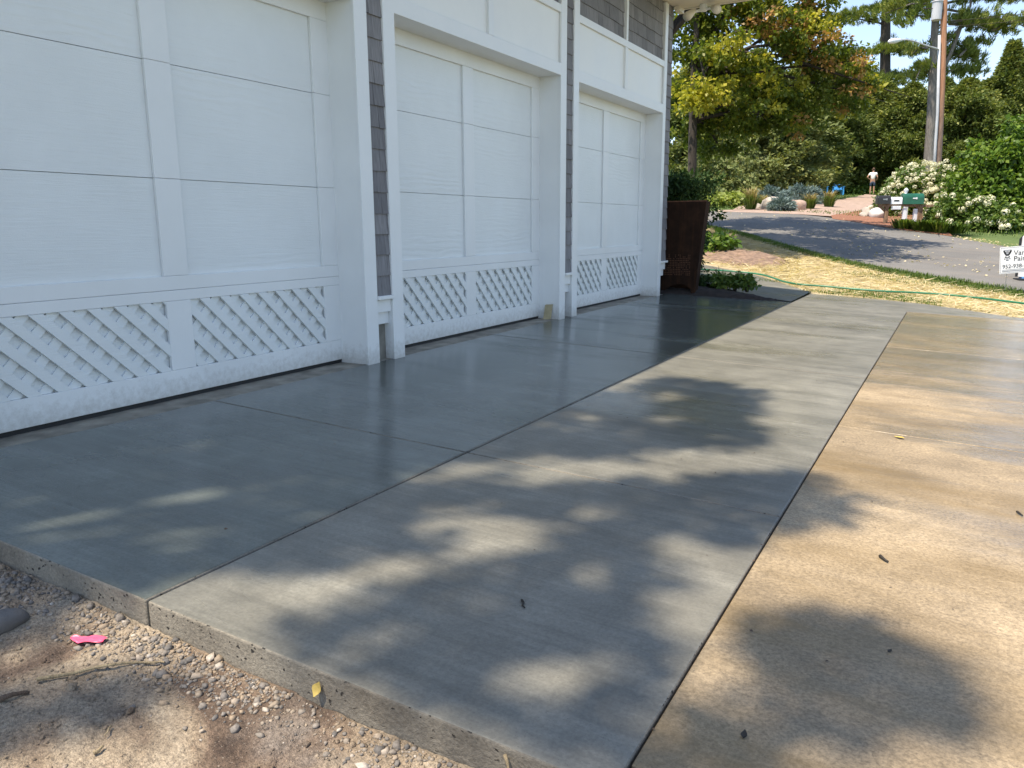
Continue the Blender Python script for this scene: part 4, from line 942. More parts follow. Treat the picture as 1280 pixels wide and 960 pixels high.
for a0, a1, b0, b1 in ((.012, Ws - .012, .012, .012 + t_), (.012, Ws - .012, Hs - .012 - t_, Hs - .012), (.012, .012 + t_, .012, Hs - .012), (Ws - .012 - t_, Ws - .012, .012, Hs - .012)):
    fr.obox(pt((a0 + a1) / 2, (b0 + b1) / 2, 0.0048), ex * (a1 - a0) / 2, ey * (b1 - b0) / 2, ezs * 0.0006)
fr.build('border_line', M['inkgrey'], sg)
text_mesh('Varsi', 0.115, M['ink'], pt(.205, .145), ex, ey, sg, 'lettering'); text_mesh('Paint', 0.115, M['ink'], pt(.205, .240), ex, ey, sg, 'lettering')
text_mesh('952-938-18', 0.088, M['ink'], pt(.04, .352), ex, ey, sg, 'lettering')
em = MB()
def flat(poly, c): 
    n = len(poly); em.add([pt(a, b, c) for a, b in poly] + [pt(a, b, c + .001) for a, b in poly], [tuple(range(n)), tuple(range(2 * n - 1, n - 1, -1))] + [(i, (i + 1) % n, n + (i + 1) % n, n + i) for i in range(n)])
flat([(.045, .06), (.075, .06), (.10, .115), (.125, .115), (.15, .06), (.18, .06), (.165, .10), (.135, .145), (.09, .145), (.06, .10)], .005)
for a, b, w_ in ((.085, .165, .012), (.112, .18, .018), (.14, .165, .012), (.075, .195, .008), (.15, .195, .008), (.112, .215, .02)): em.obox(pt(a, b, .0055), ex * w_, ey * .009, ezs * .0006)
em.build('crest', M['ink'], sg)
em = MB(); flat([(.05, .045), (.175, .045), (.165, .058), (.06, .058)], .005); em.obox(pt(.112, .085, .0052), ex * .022, ey * .02, ezs * .0006)
em.obox(pt(.30, .378, .005), ex * .26, ey * .004, ezs * .0006); em.obox(pt(.30, .40, .005), ex * .26, ey * .007, ezs * .0006); em.build('crest_detail', M['inkgrey'], sg)
for a in (.12, .50):
    p = pt(a, Hs - .05, -.008); MB().tube([p, Vector((p.x, p.y, gz(p) - .1))], .005, 6).build('stake', M['steelw'], sg)
# white marker with blue base behind the sign, mostly out of frame
DW = 14.6; b = on_ground(1282.5, DW); wp = thing('yard_post', 'white round-topped post on a blue base behind the sign, cut by the frame', 'post', b)
s = mpp(DW); rgt = Vector((0.8704, 0.4923, 0)); fwd_h = Vector((-0.4932, 0.8699, 0))
zt = up_at(1285, 291, DW).z - b.z; zm = up_at(1285, 346, DW).z - b.z
prof = [(-9.5 * s, zm), (9.5 * s, zm), (9.5 * s, zt - 5 * s)] + [(9.5 * s * math.cos(a), zt - 7 * s + 7 * s * math.sin(a)) for a in np.linspace(0.3, 2.84, 9)] + [(-9.5 * s, zt - 5 * s)]
def slab_prof(prof, th, c=0.0): 
    mb = MB(); n = len(prof); A = [b + rgt * x + Vector((0, 0, z)) + fwd_h * (c - th) for x, z in prof]; B_ = [b + rgt * x + Vector((0, 0, z)) + fwd_h * (c + th) for x, z in prof]
    return mb.add(A + B_, [tuple(range(n)), tuple(range(2 * n - 1, n - 1, -1))] + [(i, (i + 1) % n, n + (i + 1) % n, n + i) for i in range(n)])
slab_prof(prof, 0.04).build('post_top', M['signw'], wp, bevel=.01)
slab_prof([(x * 1.12 - 0.5 * s, z * 1.0 - 2 * s * (z > zm)) for x, z in prof], 0.02, 0.062).build('edge_strip', M['ink'], wp)
MB().obox(b + Vector((0, 0, zm / 2)), rgt * 7.5 * s, fwd_h * .06, Vector((0, 0, zm / 2 - .005))).build('base', simple('blue_plastic', (0.10, 0.30, 0.62), .4, .1, 3, 0), wp, bevel=.01)
MB().obox(b + Vector((0, 0, .03)), rgt * 13 * s, fwd_h * .10, Vector((0, 0, .035))).build('foot', M['ink'], wp, bevel=.01)

# ------------------------------------------------------------------ mailboxes
DMB = 24.7; sm_ = mpp(DMB); G = 'mailboxes on the shared wooden stand'
M['mb_black'] = simple('black_mailbox_paint', (0.02, 0.02, 0.022), .35, .2, 4, 0); M['mb_white'] = simple('white_mailbox_paint', (0.72, 0.75, 0.80), .35, .05, 4, 0)
M['mb_green'] = simple('green_mailbox_paint', (0.012, 0.10, 0.062), .35, .2, 4, 0); M['post_wood'] = bark('weathered_post_wood', (0.25, 0.16, 0.10)); M['red'] = simple('red_flag', (.4, .03, .02), .5, .1, 4, 0)
stand = thing('mailbox_stand', 'wooden post stand that carries the three mailboxes at the roadside', 'mailbox stand', on_ground(1128, DMB))
def post(u, v0, w_, m, top=None, name='post'):
    B_ = on_ground(u, DMB); T_ = up_at(u, v0, DMB); c = (B_ + T_) / 2; hh = (T_.z - B_.z) / 2 + .06
    return MB().obox(Vector((c.x, c.y, c.z - .06)), rgt * w_, fwd_h * w_, Vector((0, 0, hh))).build(name, m, stand, bevel=.006)
post(1107.5, 254.5, .05, M['post_wood']); post(1148.5, 258, .075, M['post_wood']); post(1130, 260, .05, M['mb_white']); post(1143.5, 261, .05, M['mb_white'])
A = up_at(1098, 256.8, DMB); B_ = up_at(1166, 257.2, DMB); MB().obox((A + B_) / 2, (B_ - A) / 2, fwd_h * .05, Vector((0, 0, .035))).build('beam', M['post_wood'], stand, bevel=.006)
A = up_at(1098.5, 257, DMB); B_ = up_at(1107, 265, DMB); MB().tube([A, B_], .035, 6).build('brace', M['post_wood'], stand)
# white finial post that stands a little behind
B_ = on_ground(1132, DMB + .5); wpst = thing('finial_post', 'white post with pointed finial rising behind the mailboxes', 'post', B_)
T_ = up_at(1132, 245, DMB + .5); MB().obox((B_ + T_) / 2, rgt * .05, fwd_h * .05, Vector((0, 0, (T_.z - B_.z) / 2 + .05))).build('shaft', M['mb_white'], wpst, bevel=.005)
h0 = T_.z; f = MB(); f.obox(Vector((T_.x, T_.y, h0 + .055)), rgt * .085, fwd_h * .085, Vector((0, 0, .015)))
f.tube([Vector((T_.x, T_.y, h0 + z)) for z in (.07, .10, .13, .18, .22, .25)], [.045, .03, .06, .075, .045, .008], 12); f.build('finial', M['mb_white'], wpst, smooth=False)
def mailbox(u0, u1, v0, v1, mat, label, flag=True, plate=False, yaw=0.12):
    A = up_at(u0, v1, DMB); B_ = up_at(u1, v1, DMB); T_ = up_at(u0, v0, DMB); L = (B_ - A).length; h = T_.z - A.z; c = (A + B_) / 2
    t = thing('mailbox', label, 'mailbox', (c.x, c.y, A.z), G)
    ax = (rgt * math.cos(yaw) - fwd_h * math.sin(yaw)); ay = Vector((0, 0, 1)).cross(ax); w_ = h * 0.42
    prof = [(-w_, 0), (w_, 0), (w_, h * .58)] + [(w_ * math.cos(a), h * .58 + h * .42 * math.sin(a)) for a in np.linspace(.3, 2.84, 9)] + [(-w_, h * .58)]
    def pr(x0, x1, k=1.0):
        n = len(prof); mb = MB(); o = Vector((c.x, c.y, A.z + .003))
        return mb.add([o + ax * x0 + ay * p * k + Vector((0, 0, q * k)) for p, q in prof] + [o + ax * x1 + ay * p * k + Vector((0, 0, q * k)) for p, q in prof],
                      [tuple(range(n)), tuple(range(2 * n - 1, n - 1, -1))] + [(i, (i + 1) % n, n + (i + 1) % n, n + i) for i in range(n)])
    pr(-L / 2 + .02, L / 2).build('body', mat, t, bevel=.004)
    dr = pr(-L / 2, -L / 2 + .018, 1.03).build('door', mat, t, bevel=.003)
    k_ = MB(); o = Vector((c.x, c.y, A.z)); k_.obox(o + ax * (-L / 2 - .012) + Vector((0, 0, h * .75)), ax * .012, ay * .02, Vector((0, 0, .012))); k_ = k_.build('handle', M['steelw'], None); place(k_, dr)
    if flag:
        fl_ = MB(); fl_.obox(o + ax * (L * .05) - ay * (w_ + .008) + Vector((0, 0, h * .55)), ax * .06, ay * .004, Vector((0, 0, .018))); fl_.obox(o + ax * (L * .05 + .05) - ay * (w_ + .0085) + Vector((0, 0, h * .55)), ax * .02, ay * .0045, Vector((0, 0, .03))); fl_.build('flag', M['mb_white'] if mat == M['mb_green'] else M['steelw'], t)
    if plate:
        pl_ = MB(); pl_.obox(o - ay * (w_ + .004) + Vector((0, 0, h * .5)), ax * L * .22, ay * .003, Vector((0, 0, h * .10))); pl_.build('number_plate', M['ink'], t)
mailbox(1095.5, 1111.5, 244.5, 255.3, M['mb_black'], 'black metal mailbox, leftmost on the wooden stand')
mailbox(1112.3, 1126, 246.5, 255.4, M['mb_white'], 'small white mailbox between the black one and the green one', False, True)
mailbox(1127, 1152, 242, 255.6, M['mb_green'], 'large dark green mailbox at the right of the stand')
# white newspaper box under the white mailbox
A = up_at(1114.5, 259.6, DMB - .1); tb = thing('newspaper_tube', 'small white newspaper tube slung beneath the white mailbox', 'newspaper tube', A)
bx_ = MB(); c = up_at(1120, 259.8, DMB - .12)
for sg_ in (-1, 1): bx_.obox(c + Vector((0, 0, sg_ * .05)), rgt * .13, fwd_h * .05, Vector((0, 0, .006)))
bx_.obox(c + fwd_h * .05, rgt * .13, fwd_h * .005, Vector((0, 0, .045))); bx_.obox(c - fwd_h * .05, rgt * .13, fwd_h * .005, Vector((0, 0, .045))); bx_.build('tube', M['mb_white'], tb, bevel=.003)

# ------------------------------------------------------------------ utility pole
DP = 31.0; sp_ = mpp(DP); b = on_ground(1169.5, DP)
up_ = thing('utility_pole', 'leaning brown wooden utility pole with grey conduit, transformer and street lamp', 'utility pole', b)
m_p, nt, bb = new_mat('orange_brown_pole_wood'); v = coords(nt, (14, 14, 1.1)); f = noise(nt, v, 2, 6, .65); hgt = N(nt, 'ShaderNodeSeparateXYZ'); nt.links.new(coords(nt), hgt.inputs[0])
low = ramp(nt, f, [(.3, (.13, .085, .065)), (.7, (.26, .19, .155))]); hi_ = ramp(nt, f, [(.3, (.26, .12, .065)), (.7, (.50, .27, .16))])
mr = N(nt, 'ShaderNodeMapRange'); mr.inputs[1].default_value = 3.0; mr.inputs[2].default_value = 5.0; nt.links.new(hgt.outputs[2], mr.inputs[0]); setc(nt, bb, mixc(nt, mr.outputs[0], low, hi_)); rough_(nt, bb, .9); bump(nt, bb, f, .5, .02)
pp = [b - Vector((0, 0, .3)), up_at(1172, 215, DP), up_at(1175.5, 150, DP), up_at(1178, 90, DP), up_at(1180.5, 0, DP), up_at(1184, -130, DP)]
MB().tube(pp, [.135, .125, .118, .112, .108, .09], 14).build('pole', m_p, up_, smooth=True)
m_g = simple('grey_conduit', (0.44, 0.46, 0.49), .5, .15, 2, 0)
cp = [on_ground(1165, DP - .13), up_at(1169.3, 180, DP - .13), up_at(1172, 140, DP - .13), up_at(1174.3, 44, DP - .13)]
MB().tube(cp, .050, 10).build('conduit', m_g, up_, smooth=True)
c0 = up_at(1170, 25.5, DP - .05); hh = 21 * sp_
tr = MB().tube([c0 + Vector((0, 0, z * hh)) for z in (0, .02, .92, .95, 1.0, 1.03)], [.15, .175, .175, .2, .19, .05], 18).build('transformer', simple('pale_grey_steel', (.44, .45, .48), .4, .1, 3, 0), up_, smooth=False)
bs = MB(); 
for k in (-1, 1): bs.tube([c0 + rgt * .07 * k + Vector((0, 0, hh)), c0 + rgt * .08 * k + Vector((0, 0, hh + .22))], .03, 8)
bs = bs.build('bushing', m_g, None); place(bs, tr)
bk = MB(); bk.obox(c0 + rgt * .2 + Vector((0, 0, hh * .5)), rgt * .09, fwd_h * .03, Vector((0, 0, .04))); bk.obox(c0 - rgt * .22 + Vector((0, 0, hh * .62)), rgt * .30, fwd_h * .02, Vector((0, 0, .012))); bk.build('bracket', M['bark_dark'], up_)
ap = [up_at(1177, 66, DP), up_at(1172, 61, DP - .2), up_at(1158, 57, DP - .45), up_at(1143, 51.5, DP - .7), up_at(1134, 49.6, DP - .85), up_at(1127, 49.6, DP - .95)]
MB().tube(ap, [.03, .03, .028, .026, .025, .024], 8).build('lamp_arm', m_g, up_, smooth=True)
A = up_at(1127.5, 49.8, DP - .95); B_ = up_at(1110.5, 52, DP - 1.2); d_ = B_ - A
MB().tube([A, A + d_ * .2, A + d_ * .5, A + d_ * .85, B_], [.03, .06, .095, .085, .03], 12).build('lamp_head', M['mb_white'], up_, smooth=True)
for k, (v0, uu, vv, lb) in enumerate(((26, 1300, 4, 'upper thin power line running right from the utility pole'), (33, 1300, 13, 'lower thin power line running right from the utility pole'))):
    A = up_at(1181, v0, DP); B_ = up_at(uu + 200, vv - 30, DP - 4); pts = [A.lerp(B_, q) - Vector((0, 0, .9 * q * (1 - q))) for q in np.linspace(0, 1, 12)]
    tag(MB().tube(pts, .008, 5).build('power_line', M['bark_dark']), lb, 'power line', 'power lines')

# ------------------------------------------------------------------ blue lawn chairs
M['blue'] = simple('bright_blue_chair_paint', (0.04, 0.26, 0.62), .45, .1, 4, 0)
def lawn_chair(u, d, label, yaw):
    b = on_ground(u, d); t = thing('lawn_chair', label, 'chair', b, 'blue lawn chairs on the far lawn')
    ax = rgt * math.cos(yaw) + fwd_h * math.sin(yaw); ay = Vector((0, 0, 1)).cross(ax); Zv = Vector((0, 0, 1))
    def bx(name, parts_):
        mb = MB()
        for (x, y, z, sx_, sy_, sz_, tilt) in parts_:
            vy = (ay * math.cos(tilt) + Zv * math.sin(tilt)); vz = (Zv * math.cos(tilt) - ay * math.sin(tilt)); mb.obox(b + ax * x + ay * y + Zv * z, ax * sx_, vy * sy_, vz * sz_)
        mb.build(name, M['blue'], t)
    bx('seat', [(0, -.2 + k * .1, .34 - k * .02, .27, .045, .01, -.2) for k in range(5)])
    bx('backrest', [(-.24 + k * .12, .36, .62, .055, .012, .36 - abs(k - 2) * .035, -.35) for k in range(5)])
    for s_ in (-1, 1):
        bx('armrest', [(s_ * .34, .0, .56, .06, .36, .012, 0)]); bx('leg', [(s_ * .32, -.27, .27, .045, .015, .28, 0)]); bx('leg', [(s_ * .30, .25, .26, .015, .05, .27, .35)])
lawn_chair(1025.5, 54, 'bright blue lawn chair, left one of two under the cedars', .25)
lawn_chair(1046.5, 54, 'bright blue lawn chair, right one of two under the cedars', -.2)

# ------------------------------------------------------------------ person on the neighbour driveway
def skin_obj(name, V, E, R, mat, parent, sub=1):
    me = bpy.data.meshes.new(name); me.from_pydata([tuple(v) for v in V], E, []); o = bpy.data.objects.new(name, me); link(o); WLOC[o.name] = Vector((0, 0, 0))
    m = o.modifiers.new('skin', 'SKIN'); m.use_smooth_shade = True
    for k, d in enumerate(me.skin_vertices[0].data): d.radius = (R[k], R[k]) if not hasattr(R[k], '__len__') else R[k]; d.use_root = (k == 0)
    s = o.modifiers.new('subsurf', 'SUBSURF'); s.levels = sub; s.render_levels = sub
    dg = bpy.context.evaluated_depsgraph_get(); dg.update(); nm = bpy.data.meshes.new_from_object(o.evaluated_get(dg)); o.modifiers.clear(); o.data = nm; nm.materials.clear(); nm.materials.append(mat)
    nm.polygons.foreach_set('use_smooth', [True] * len(nm.polygons)); return place(o, parent)
DPE = 54.0; b = on_ground(1089.5, DPE)
b.z = max(b.z, gz(b)) + 0.035
per = thing('person', 'person in white t-shirt and dark blue shorts, hand on hip, standing on the driveway', 'person', b)
fw = fwd_h * 0.9 + rgt * 0.43; fw.normalize(); rt = fw.cross(Vector((0, 0, 1))); hN = 1.70
def B(x, y, z): return b + rt * x + fw * y + Vector((0, 0, z))     # x right, y forward, z up
skin = simple('skin', (0.42, 0.24, 0.17), .6, .08, 5, 0); shirt = simple('white_cotton', (0.80, 0.80, 0.80), .8, .05, 6, .1); shorts = simple('dark_blue_denim', (0.035, 0.055, 0.10), .85, .2, 12, .1); hair = simple('brown_hair', (0.09, 0.05, 0.032), .7, .2, 20, .1)
V = [B(0, 0, .92), B(0, .0, 1.12), B(0, .0, 1.34), B(0, -.01, 1.44), B(0, .01, 1.50), B(0, .02, 1.585), B(0, .02, 1.66)]; R_ = [(.13, .10), (.125, .10), (.145, .10), (.085, .07), (.052, .055), (.072, .085), (.055, .065)]
E = [(0, 1), (1, 2), (2, 3), (3, 4), (4, 5), (5, 6)]
def chain(p0, pts, rr):
    k = p0
    for p, r in zip(pts, rr): V.append(p); R_.append(r); E.append((k, len(V) - 1)); k = len(V) - 1
    return k
for s_ in (-1, 1):
    chain(0, [B(.09 * s_, 0, .84), B(.105 * s_, .02, .50), B(.11 * s_, -.01, .09), B(.115 * s_, .03, .035), B(.12 * s_, .13, .03)], [.085, .055, .036, .042, .032])
    el = B(.36 * s_, -.10, 1.13) if s_ < 0 else B(.27 * s_, -.06, 1.12); wr = B(.19 * s_, .03, 1.0) if s_ < 0 else B(.24 * s_, .12, .95)
    k = chain(2, [B(.17 * s_, 0, 1.38), el, wr, wr + (B(.15 * s_, .06, .97) - wr) * .5], [.062, .043, .03, .032])
    h0_ = V[k]
    for f_ in range(4): chain(k, [h0_ + Vector((0, 0, .02 - .016 * f_)) + fw * .05, h0_ + Vector((0, 0, -.005 - .018 * f_)) + fw * (.085 - .008 * abs(f_ - 1)) - rt * .015 * s_], [.010, .008])
    chain(k, [h0_ + Vector((0, 0, .035)) + fw * .02, h0_ + Vector((0, 0, .06)) + fw * .03], [.011, .009])
skin_obj('body', V, E, R_, skin, per, 1)
V = [B(0, 0, .93), B(0, 0, 1.12), B(0, 0, 1.34), B(0, -.01, 1.435), B(-.18, 0, 1.375), B(-.27, -.06, 1.24), B(.18, 0, 1.375), B(.235, -.035, 1.24)]
skin_obj('t_shirt', V, [(0, 1), (1, 2), (2, 3), (2, 4), (4, 5), (2, 6), (6, 7)], [(.165, .13), (.15, .12), (.165, .12), (.09, .08), .082, .072, .082, .072], shirt, per, 1)
V = [B(0, 0, .93), B(0, 0, .86), B(-.095, .0, .80), B(-.108, .02, .52), B(.095, .0, .80), B(.108, .02, .52)]
skin_obj('shorts', V, [(0, 1), (1, 2), (2, 3), (1, 4), (4, 5)], [(.145, .115), (.14, .115), .10, .082, .10, .082], shorts, per, 1)
hv = IV2 * (0.088, 0.098, 0.09); hv = hv[:, :1] * np.array(rt) + hv[:, 1:2] * np.array(fw) + hv[:, 2:] * np.array((0, 0, 1.)) + np.array(B(0, -.005, 1.665))
np_mesh('hair', hv, IF2, hair, per, smooth=True)
fc = MB()
for s_ in (-1, 1):
    fc.obox(B(.03 * s_, .098, 1.63), rt * .010, fw * .006, Vector((0, 0, .006))); fc.obox(B(.083 * s_, .015, 1.61), rt * .010, fw * .018, Vector((0, 0, .028)))
fc.obox(B(0, .108, 1.60), rt * .011, fw * .014, Vector((0, 0, .02))); fc.obox(B(0, .098, 1.565), rt * .022, fw * .006, Vector((0, 0, .005))); fc.build('face', skin, per, bevel=.004)
for s_ in (-1, 1): MB().obox(B(.118 * s_, .06, .035), rt * .045, fw * .13, Vector((0, 0, .035))).build('shoe', hair, per, bevel=.015)

# ------------------------------------------------------------------ ground cover
def between(A, B_, n, rng, pw=1.0):
    A = resample(A, 200); B_ = resample(B_, 200); i = rng.integers(0, 200, n); t = rng.random(n)[:, None] ** pw; p = A[i] * (1 - t) + B_[i] * t; p[:, :2] += rng.normal(0, .06, (n, 2)); p[:, 2] = terrain(p[:, 0], p[:, 1]); return p
rng = np.random.default_rng(91)
Pq = between(s1, s2b, 26000, rng); n = len(Pq); a = rng.random(n) * 6.283
U = np.stack([np.cos(a), np.sin(a), rng.normal(.03, .12, n)], -1); L = rng.uniform(.12, .34, n)
sv = leaf_arrays(Pq + (0, 0, .02), U, np.tile((0., 0., 1.), (n, 1)) + rng.normal(0, .3, (n, 3)), L, np.full(n, .014), .02)
tag(leaves_obj('straw', sv, LF['strawb'], None), 'dry golden straw scattered over the bare lawn', 'straw', kind='stuff')
def short_grass(P, h, w_, rng):
    n = len(P); a = rng.random(n) * 6.283; hh = h * (.5 + .8 * rng.random(n)); o = np.stack([np.cos(a), np.sin(a), 0 * a], -1)
    U = unit(o * .5 + (0, 0, 1)); return leaf_arrays(P, U, o, hh, np.full(n, w_), .05)
g1 = between(near[1:-1], s1, 14000, rng); keep = rng.random(len(g1)) < .9
edgeA = [at(*p) for p in ((930, 347), (990, 357), (1060, 362), (1120, 367), (1190, 374), (1280, 389), (1340, 399))]; edgeB = [Vector(p) for p in ((1.98, 13.0, 0), (2.5, 12.9, 0), (3.1, 12.8, 0), (3.7, 12.5, 0), (4.1, 12.15, 0), (4.7, 11.6, 0), (5.4, 11.4, 0), (7, 11.3, 0))]
g2 = between(edgeA, edgeB, 7000, rng); g2 = g2[vnoise(g2, 1.6) > .05]
g3 = between(s1, s2b, 26000, rng); g3 = g3[vnoise(g3 + 5, .55) > .58]
dd = rng.uniform(22, 60, 26000); uu = rng.uniform(880, 1340, 26000); gx_, gy_ = to_xy(dd, (uu - 640) / F_PX * dd)
g4 = np.stack([gx_, gy_, terrain(gx_, gy_)], -1)
nr = np.array([tuple(p) for p in far])
def beyond_road(p):
    d = (p[:, 0] - CX) * -0.4932 + p[:, 1] * .8699; r = (p[:, 0] - CX) * .8704 + p[:, 1] * .4923; fd = (nr[:, 0] - CX) * -.4932 + nr[:, 1] * .8699; fr_ = (nr[:, 0] - CX) * .8704 + nr[:, 1] * .4923
    o = np.argsort(fr_); return d > np.interp(r, fr_[o], fd[o]) + .15
g4 = g4[beyond_road(g4)]
def outside_drive(p):
    d = (p[:, 0] - CX) * -0.4932 + p[:, 1] * .8699; r = (p[:, 0] - CX) * .8704 + p[:, 1] * .4923; ok = np.ones(len(p), bool)
    def dr(L): L = np.array([tuple(q) for q in L]); return (L[:, 0] - CX) * -.4932 + L[:, 1] * .8699, (L[:, 0] - CX) * .8704 + L[:, 1] * .4923
    d1, r1 = dr(e1); d2, r2 = dr(e2); lo = np.minimum(d1[0], d2[0]); hi = max(d1[-1], d2[-1])
    o1 = np.argsort(d1); o2 = np.argsort(d2); ra = np.interp(d, d1[o1], r1[o1]); rb = np.interp(d, d2[o2], r2[o2]); return ~((d < hi) & (r > np.minimum(ra, rb) - .1) & (r < np.maximum(ra, rb) + 1.6))
g4 = g4[outside_drive(g4)]
tag(leaves_obj('grass', np.concatenate([short_grass(g1, .085, .014, rng), short_grass(g2, .06, .012, rng), short_grass(g3, .06, .012, rng), short_grass(g4, .10, .03, rng)]), LF['blade'], None), 'short green grass along the road edge and on the far lawns', 'grass', kind='stuff')
lp = between(near[2:-1], far[2:-1], 520, rng, .7)[:260]; lp = np.concatenate([lp, between([at(*p) for p in ((1060, 305), (1180, 322), (1260, 330))], [at(*p) for p in ((1040, 318), (1160, 335), (1240, 345))], 120, rng), between([at(*p) for p in ((1200, 300), (1280, 315))], [at(*p) for p in ((1190, 296), (1280, 309))], 220, rng)])
n = len(lp); a = rng.random(n) * 6.28; L = rng.uniform(.035, .075, n)
tag(leaves_obj('fallen_leaves', leaf_arrays(lp + (0, 0, .045), np.stack([np.cos(a), np.sin(a), rng.normal(0, .2, n)], -1), np.tile((0., 0., 1.), (n, 1)) + rng.normal(0, .4, (n, 3)), L, L * .7), LF['strawb'], None), 'small pale fallen leaves scattered across the asphalt road', 'fallen leaves', kind='stuff')

# ------------------------------------------------------------------ litter near the camera
def slab_pt(u, v, dz=0.0):
    r = ray(u, v); t = (-SL * CX - CZ - .005) / (r.z + SL * r.x); return Vector((CX + t * r.x, t * r.y, CZ + t * r.z + dz))
def soil_pt(u, v, dz=0.0):
    r = ray(u, v); z = -.16
    for _ in range(12):
        t = (z - CZ) / r.z; p = Vector((CX + t * r.x, t * r.y, z)); z = float(soil_h(np.array([tuple(p)]))[0])
    p.z = z + dz; return p
M['twig'] = bark('brown_twig', (0.12, 0.085, 0.06)); M['leafy'] = simple('yellowed_leaf', (0.50, 0.37, 0.10), .6, .3, 30, .1); M['tape'] = simple('pink_flagging_tape', (0.85, 0.10, 0.20), .35, .12, 20, .15); M['pale_twig'] = bark('pale_dry_stem', (0.42, 0.33, 0.20)); M['leafdark'] = simple('dark_dead_leaf', (0.03, 0.024, 0.018), .7, .3, 30, .1)
def twig(name, pts, r, mat, label, cat='twig', group=None):
    pts = [Vector(p) for p in pts]; P2 = []
    for i in range(len(pts) - 1):
        for q in (0, .33, .66): P2.append(pts[i].lerp(pts[i + 1], q) + Vector((random.gauss(0, r * .5), random.gauss(0, r * .5), 0)))
    P2.append(pts[-1]); o = MB().tube(P2, [r * (1 - .6 * k / len(P2)) for k in range(len(P2))], 6).build(name, mat, smooth=True); tag(o, label, cat, group); return o
twig('twig', [slab_pt(1100, 697, .006), slab_pt(1110, 704, .006)], .006, M['leafdark'], 'short dark twig on the sunlit tan concrete, nearest the frame centre', group='bits on the concrete')
twig('twig', [slab_pt(1270, 641, .006), slab_pt(1278, 646, .006)], .005, M['leafdark'], 'tiny dark twig on the tan concrete at the right edge', group='bits on the concrete')
twig('twig', [slab_pt(653, 752, .004), slab_pt(656, 761, .004)], .004, M['leafdark'], 'tiny dark bit on the grey slab in the tree shade', group='bits on the concrete')
def leaf_flat(name, c, L, w_, ang, mat, label, cat='leaf', group=None, up=(0, 0, 1), curl=.25):
    c = Vector(c); upv = Vector(up).normalized(); a = upv.orthogonal().normalized(); bq = upv.cross(a); U = a * math.cos(ang) + bq * math.sin(ang); S_ = upv.cross(U); vs = []; n = 9
    prof = [0.02, .35, .75, 1, .95, .8, .55, .3, .03]
    for i in range(n):
        q = i / (n - 1) - .5
        for k in (-1, 0, 1): vs.append(c + U * q * L + S_ * k * w_ * .5 * prof[i] + upv * (curl * L * (q * q) + abs(k) * w_ * .18 * prof[i] + .004))
    m_ = len(vs); vs += [p - upv * .0012 for p in vs]; fs = []
    for i in range(n - 1):
        for k in (0, 1): q = (i * 3 + k, i * 3 + k + 1, i * 3 + k + 4, i * 3 + k + 3); fs.append(q); fs.append(tuple(m_ + x for x in q[::-1]))
    o = MB().add(vs, fs).build(name, mat, smooth=True); return tag(o, label, cat, group)
leaf_flat('fallen_leaf', slab_pt(930, 920), .034, .014, .9, M['leafdark'], 'dark curled leaf on the shaded tan concrete near the bottom edge', group='bits on the concrete')
leaf_flat('fallen_leaf', slab_pt(1112, 815), .022, .010, .4, M['leafdark'], 'small dark leaf in the tree shadow on the tan concrete', group='bits on the concrete')
leaf_flat('fallen_leaf', slab_pt(1124, 548), .06, .03, 1.9, M['leafy'], 'yellow leaf on the old tan concrete near its cross joint', group='bits on the concrete')
ep = slab_pt(392, 843); leaf_flat('fallen_leaf', (ep.x, 1.277, ep.z - .045), .042, .026, .5, M['leafy'], 'yellow leaf stuck against the face of the slab edge', up=(.2, -1, .25))
e0 = slab_pt(640, 928); twig('stem', [(e0.x, 1.276, e0.z - .012), (e0.x + .012, 1.270, e0.z - .05), (e0.x + .015, 1.262, e0.z - .09)], .004, M['pale_twig'], 'thin yellow dry stem hanging on the face of the slab edge', 'dry stem')
twig('root', [soil_pt(48, 853, .012), soil_pt(95, 846, .012), soil_pt(140, 836, .014), soil_pt(190, 832, .010), soil_pt(206, 833, .012)], .0055, M['pale_twig'], 'long thin brown root lying across the bare soil below the pink tape', 'root')
twig('root', [soil_pt(-6, 880, .010), soil_pt(18, 873, .014), soil_pt(37, 869, .008)], .009, M['twig'], 'dark stick poking in at the left edge of the soil', 'root')
twig('stem', [soil_pt(140, 910, .008), soil_pt(131, 925, .012)], .003, M['pale_twig'], 'short pale dry stem on the soil, lower left', 'dry stem')
twig('stem', [soil_pt(122, 944, .008), soil_pt(130, 938, .012)], .005, M['pale_twig'], 'pale broken stalk on the soil near the bottom edge', 'dry stem')
# pink tape: a crumpled strip
tp = [(89, 802), (95, 803.5), (101, 804), (108, 804), (116, 804), (124, 805), (132, 804.5)]; vs = []
for i, (u, v) in enumerate(tp):
    p = soil_pt(u, v); wv = (0.007, .014, .022, .026, .022, .017, .013)[i]
    for k in range(5):
        q = k / 4 - .5; vs.append(p + Vector((.05, -.9, 0)) * q * 2 * wv + Vector((.004 * math.sin(i * 3 + k * 5), .005 * math.cos(i * 5 + k * 2), 0.014 + .006 * math.sin(i * 2.6 + k * 2.3) + .005 * math.cos(i * 4.7 + k * 3.1))))
fs = [(i * 5 + k, i * 5 + k + 1, i * 5 + k + 6, i * 5 + k + 5) for i in range(6) for k in range(4)]
o = MB().add(vs, fs).build('flagging_tape', M['tape'], smooth=False); so = o.modifiers.new('thickness', 'SOLIDIFY'); so.thickness = .002; su = o.modifiers.new('subsurf', 'SUBSURF'); su.levels = su.render_levels = 1
tag(o, 'crumpled pink flagging tape lying on the gravelly soil', 'flagging tape')
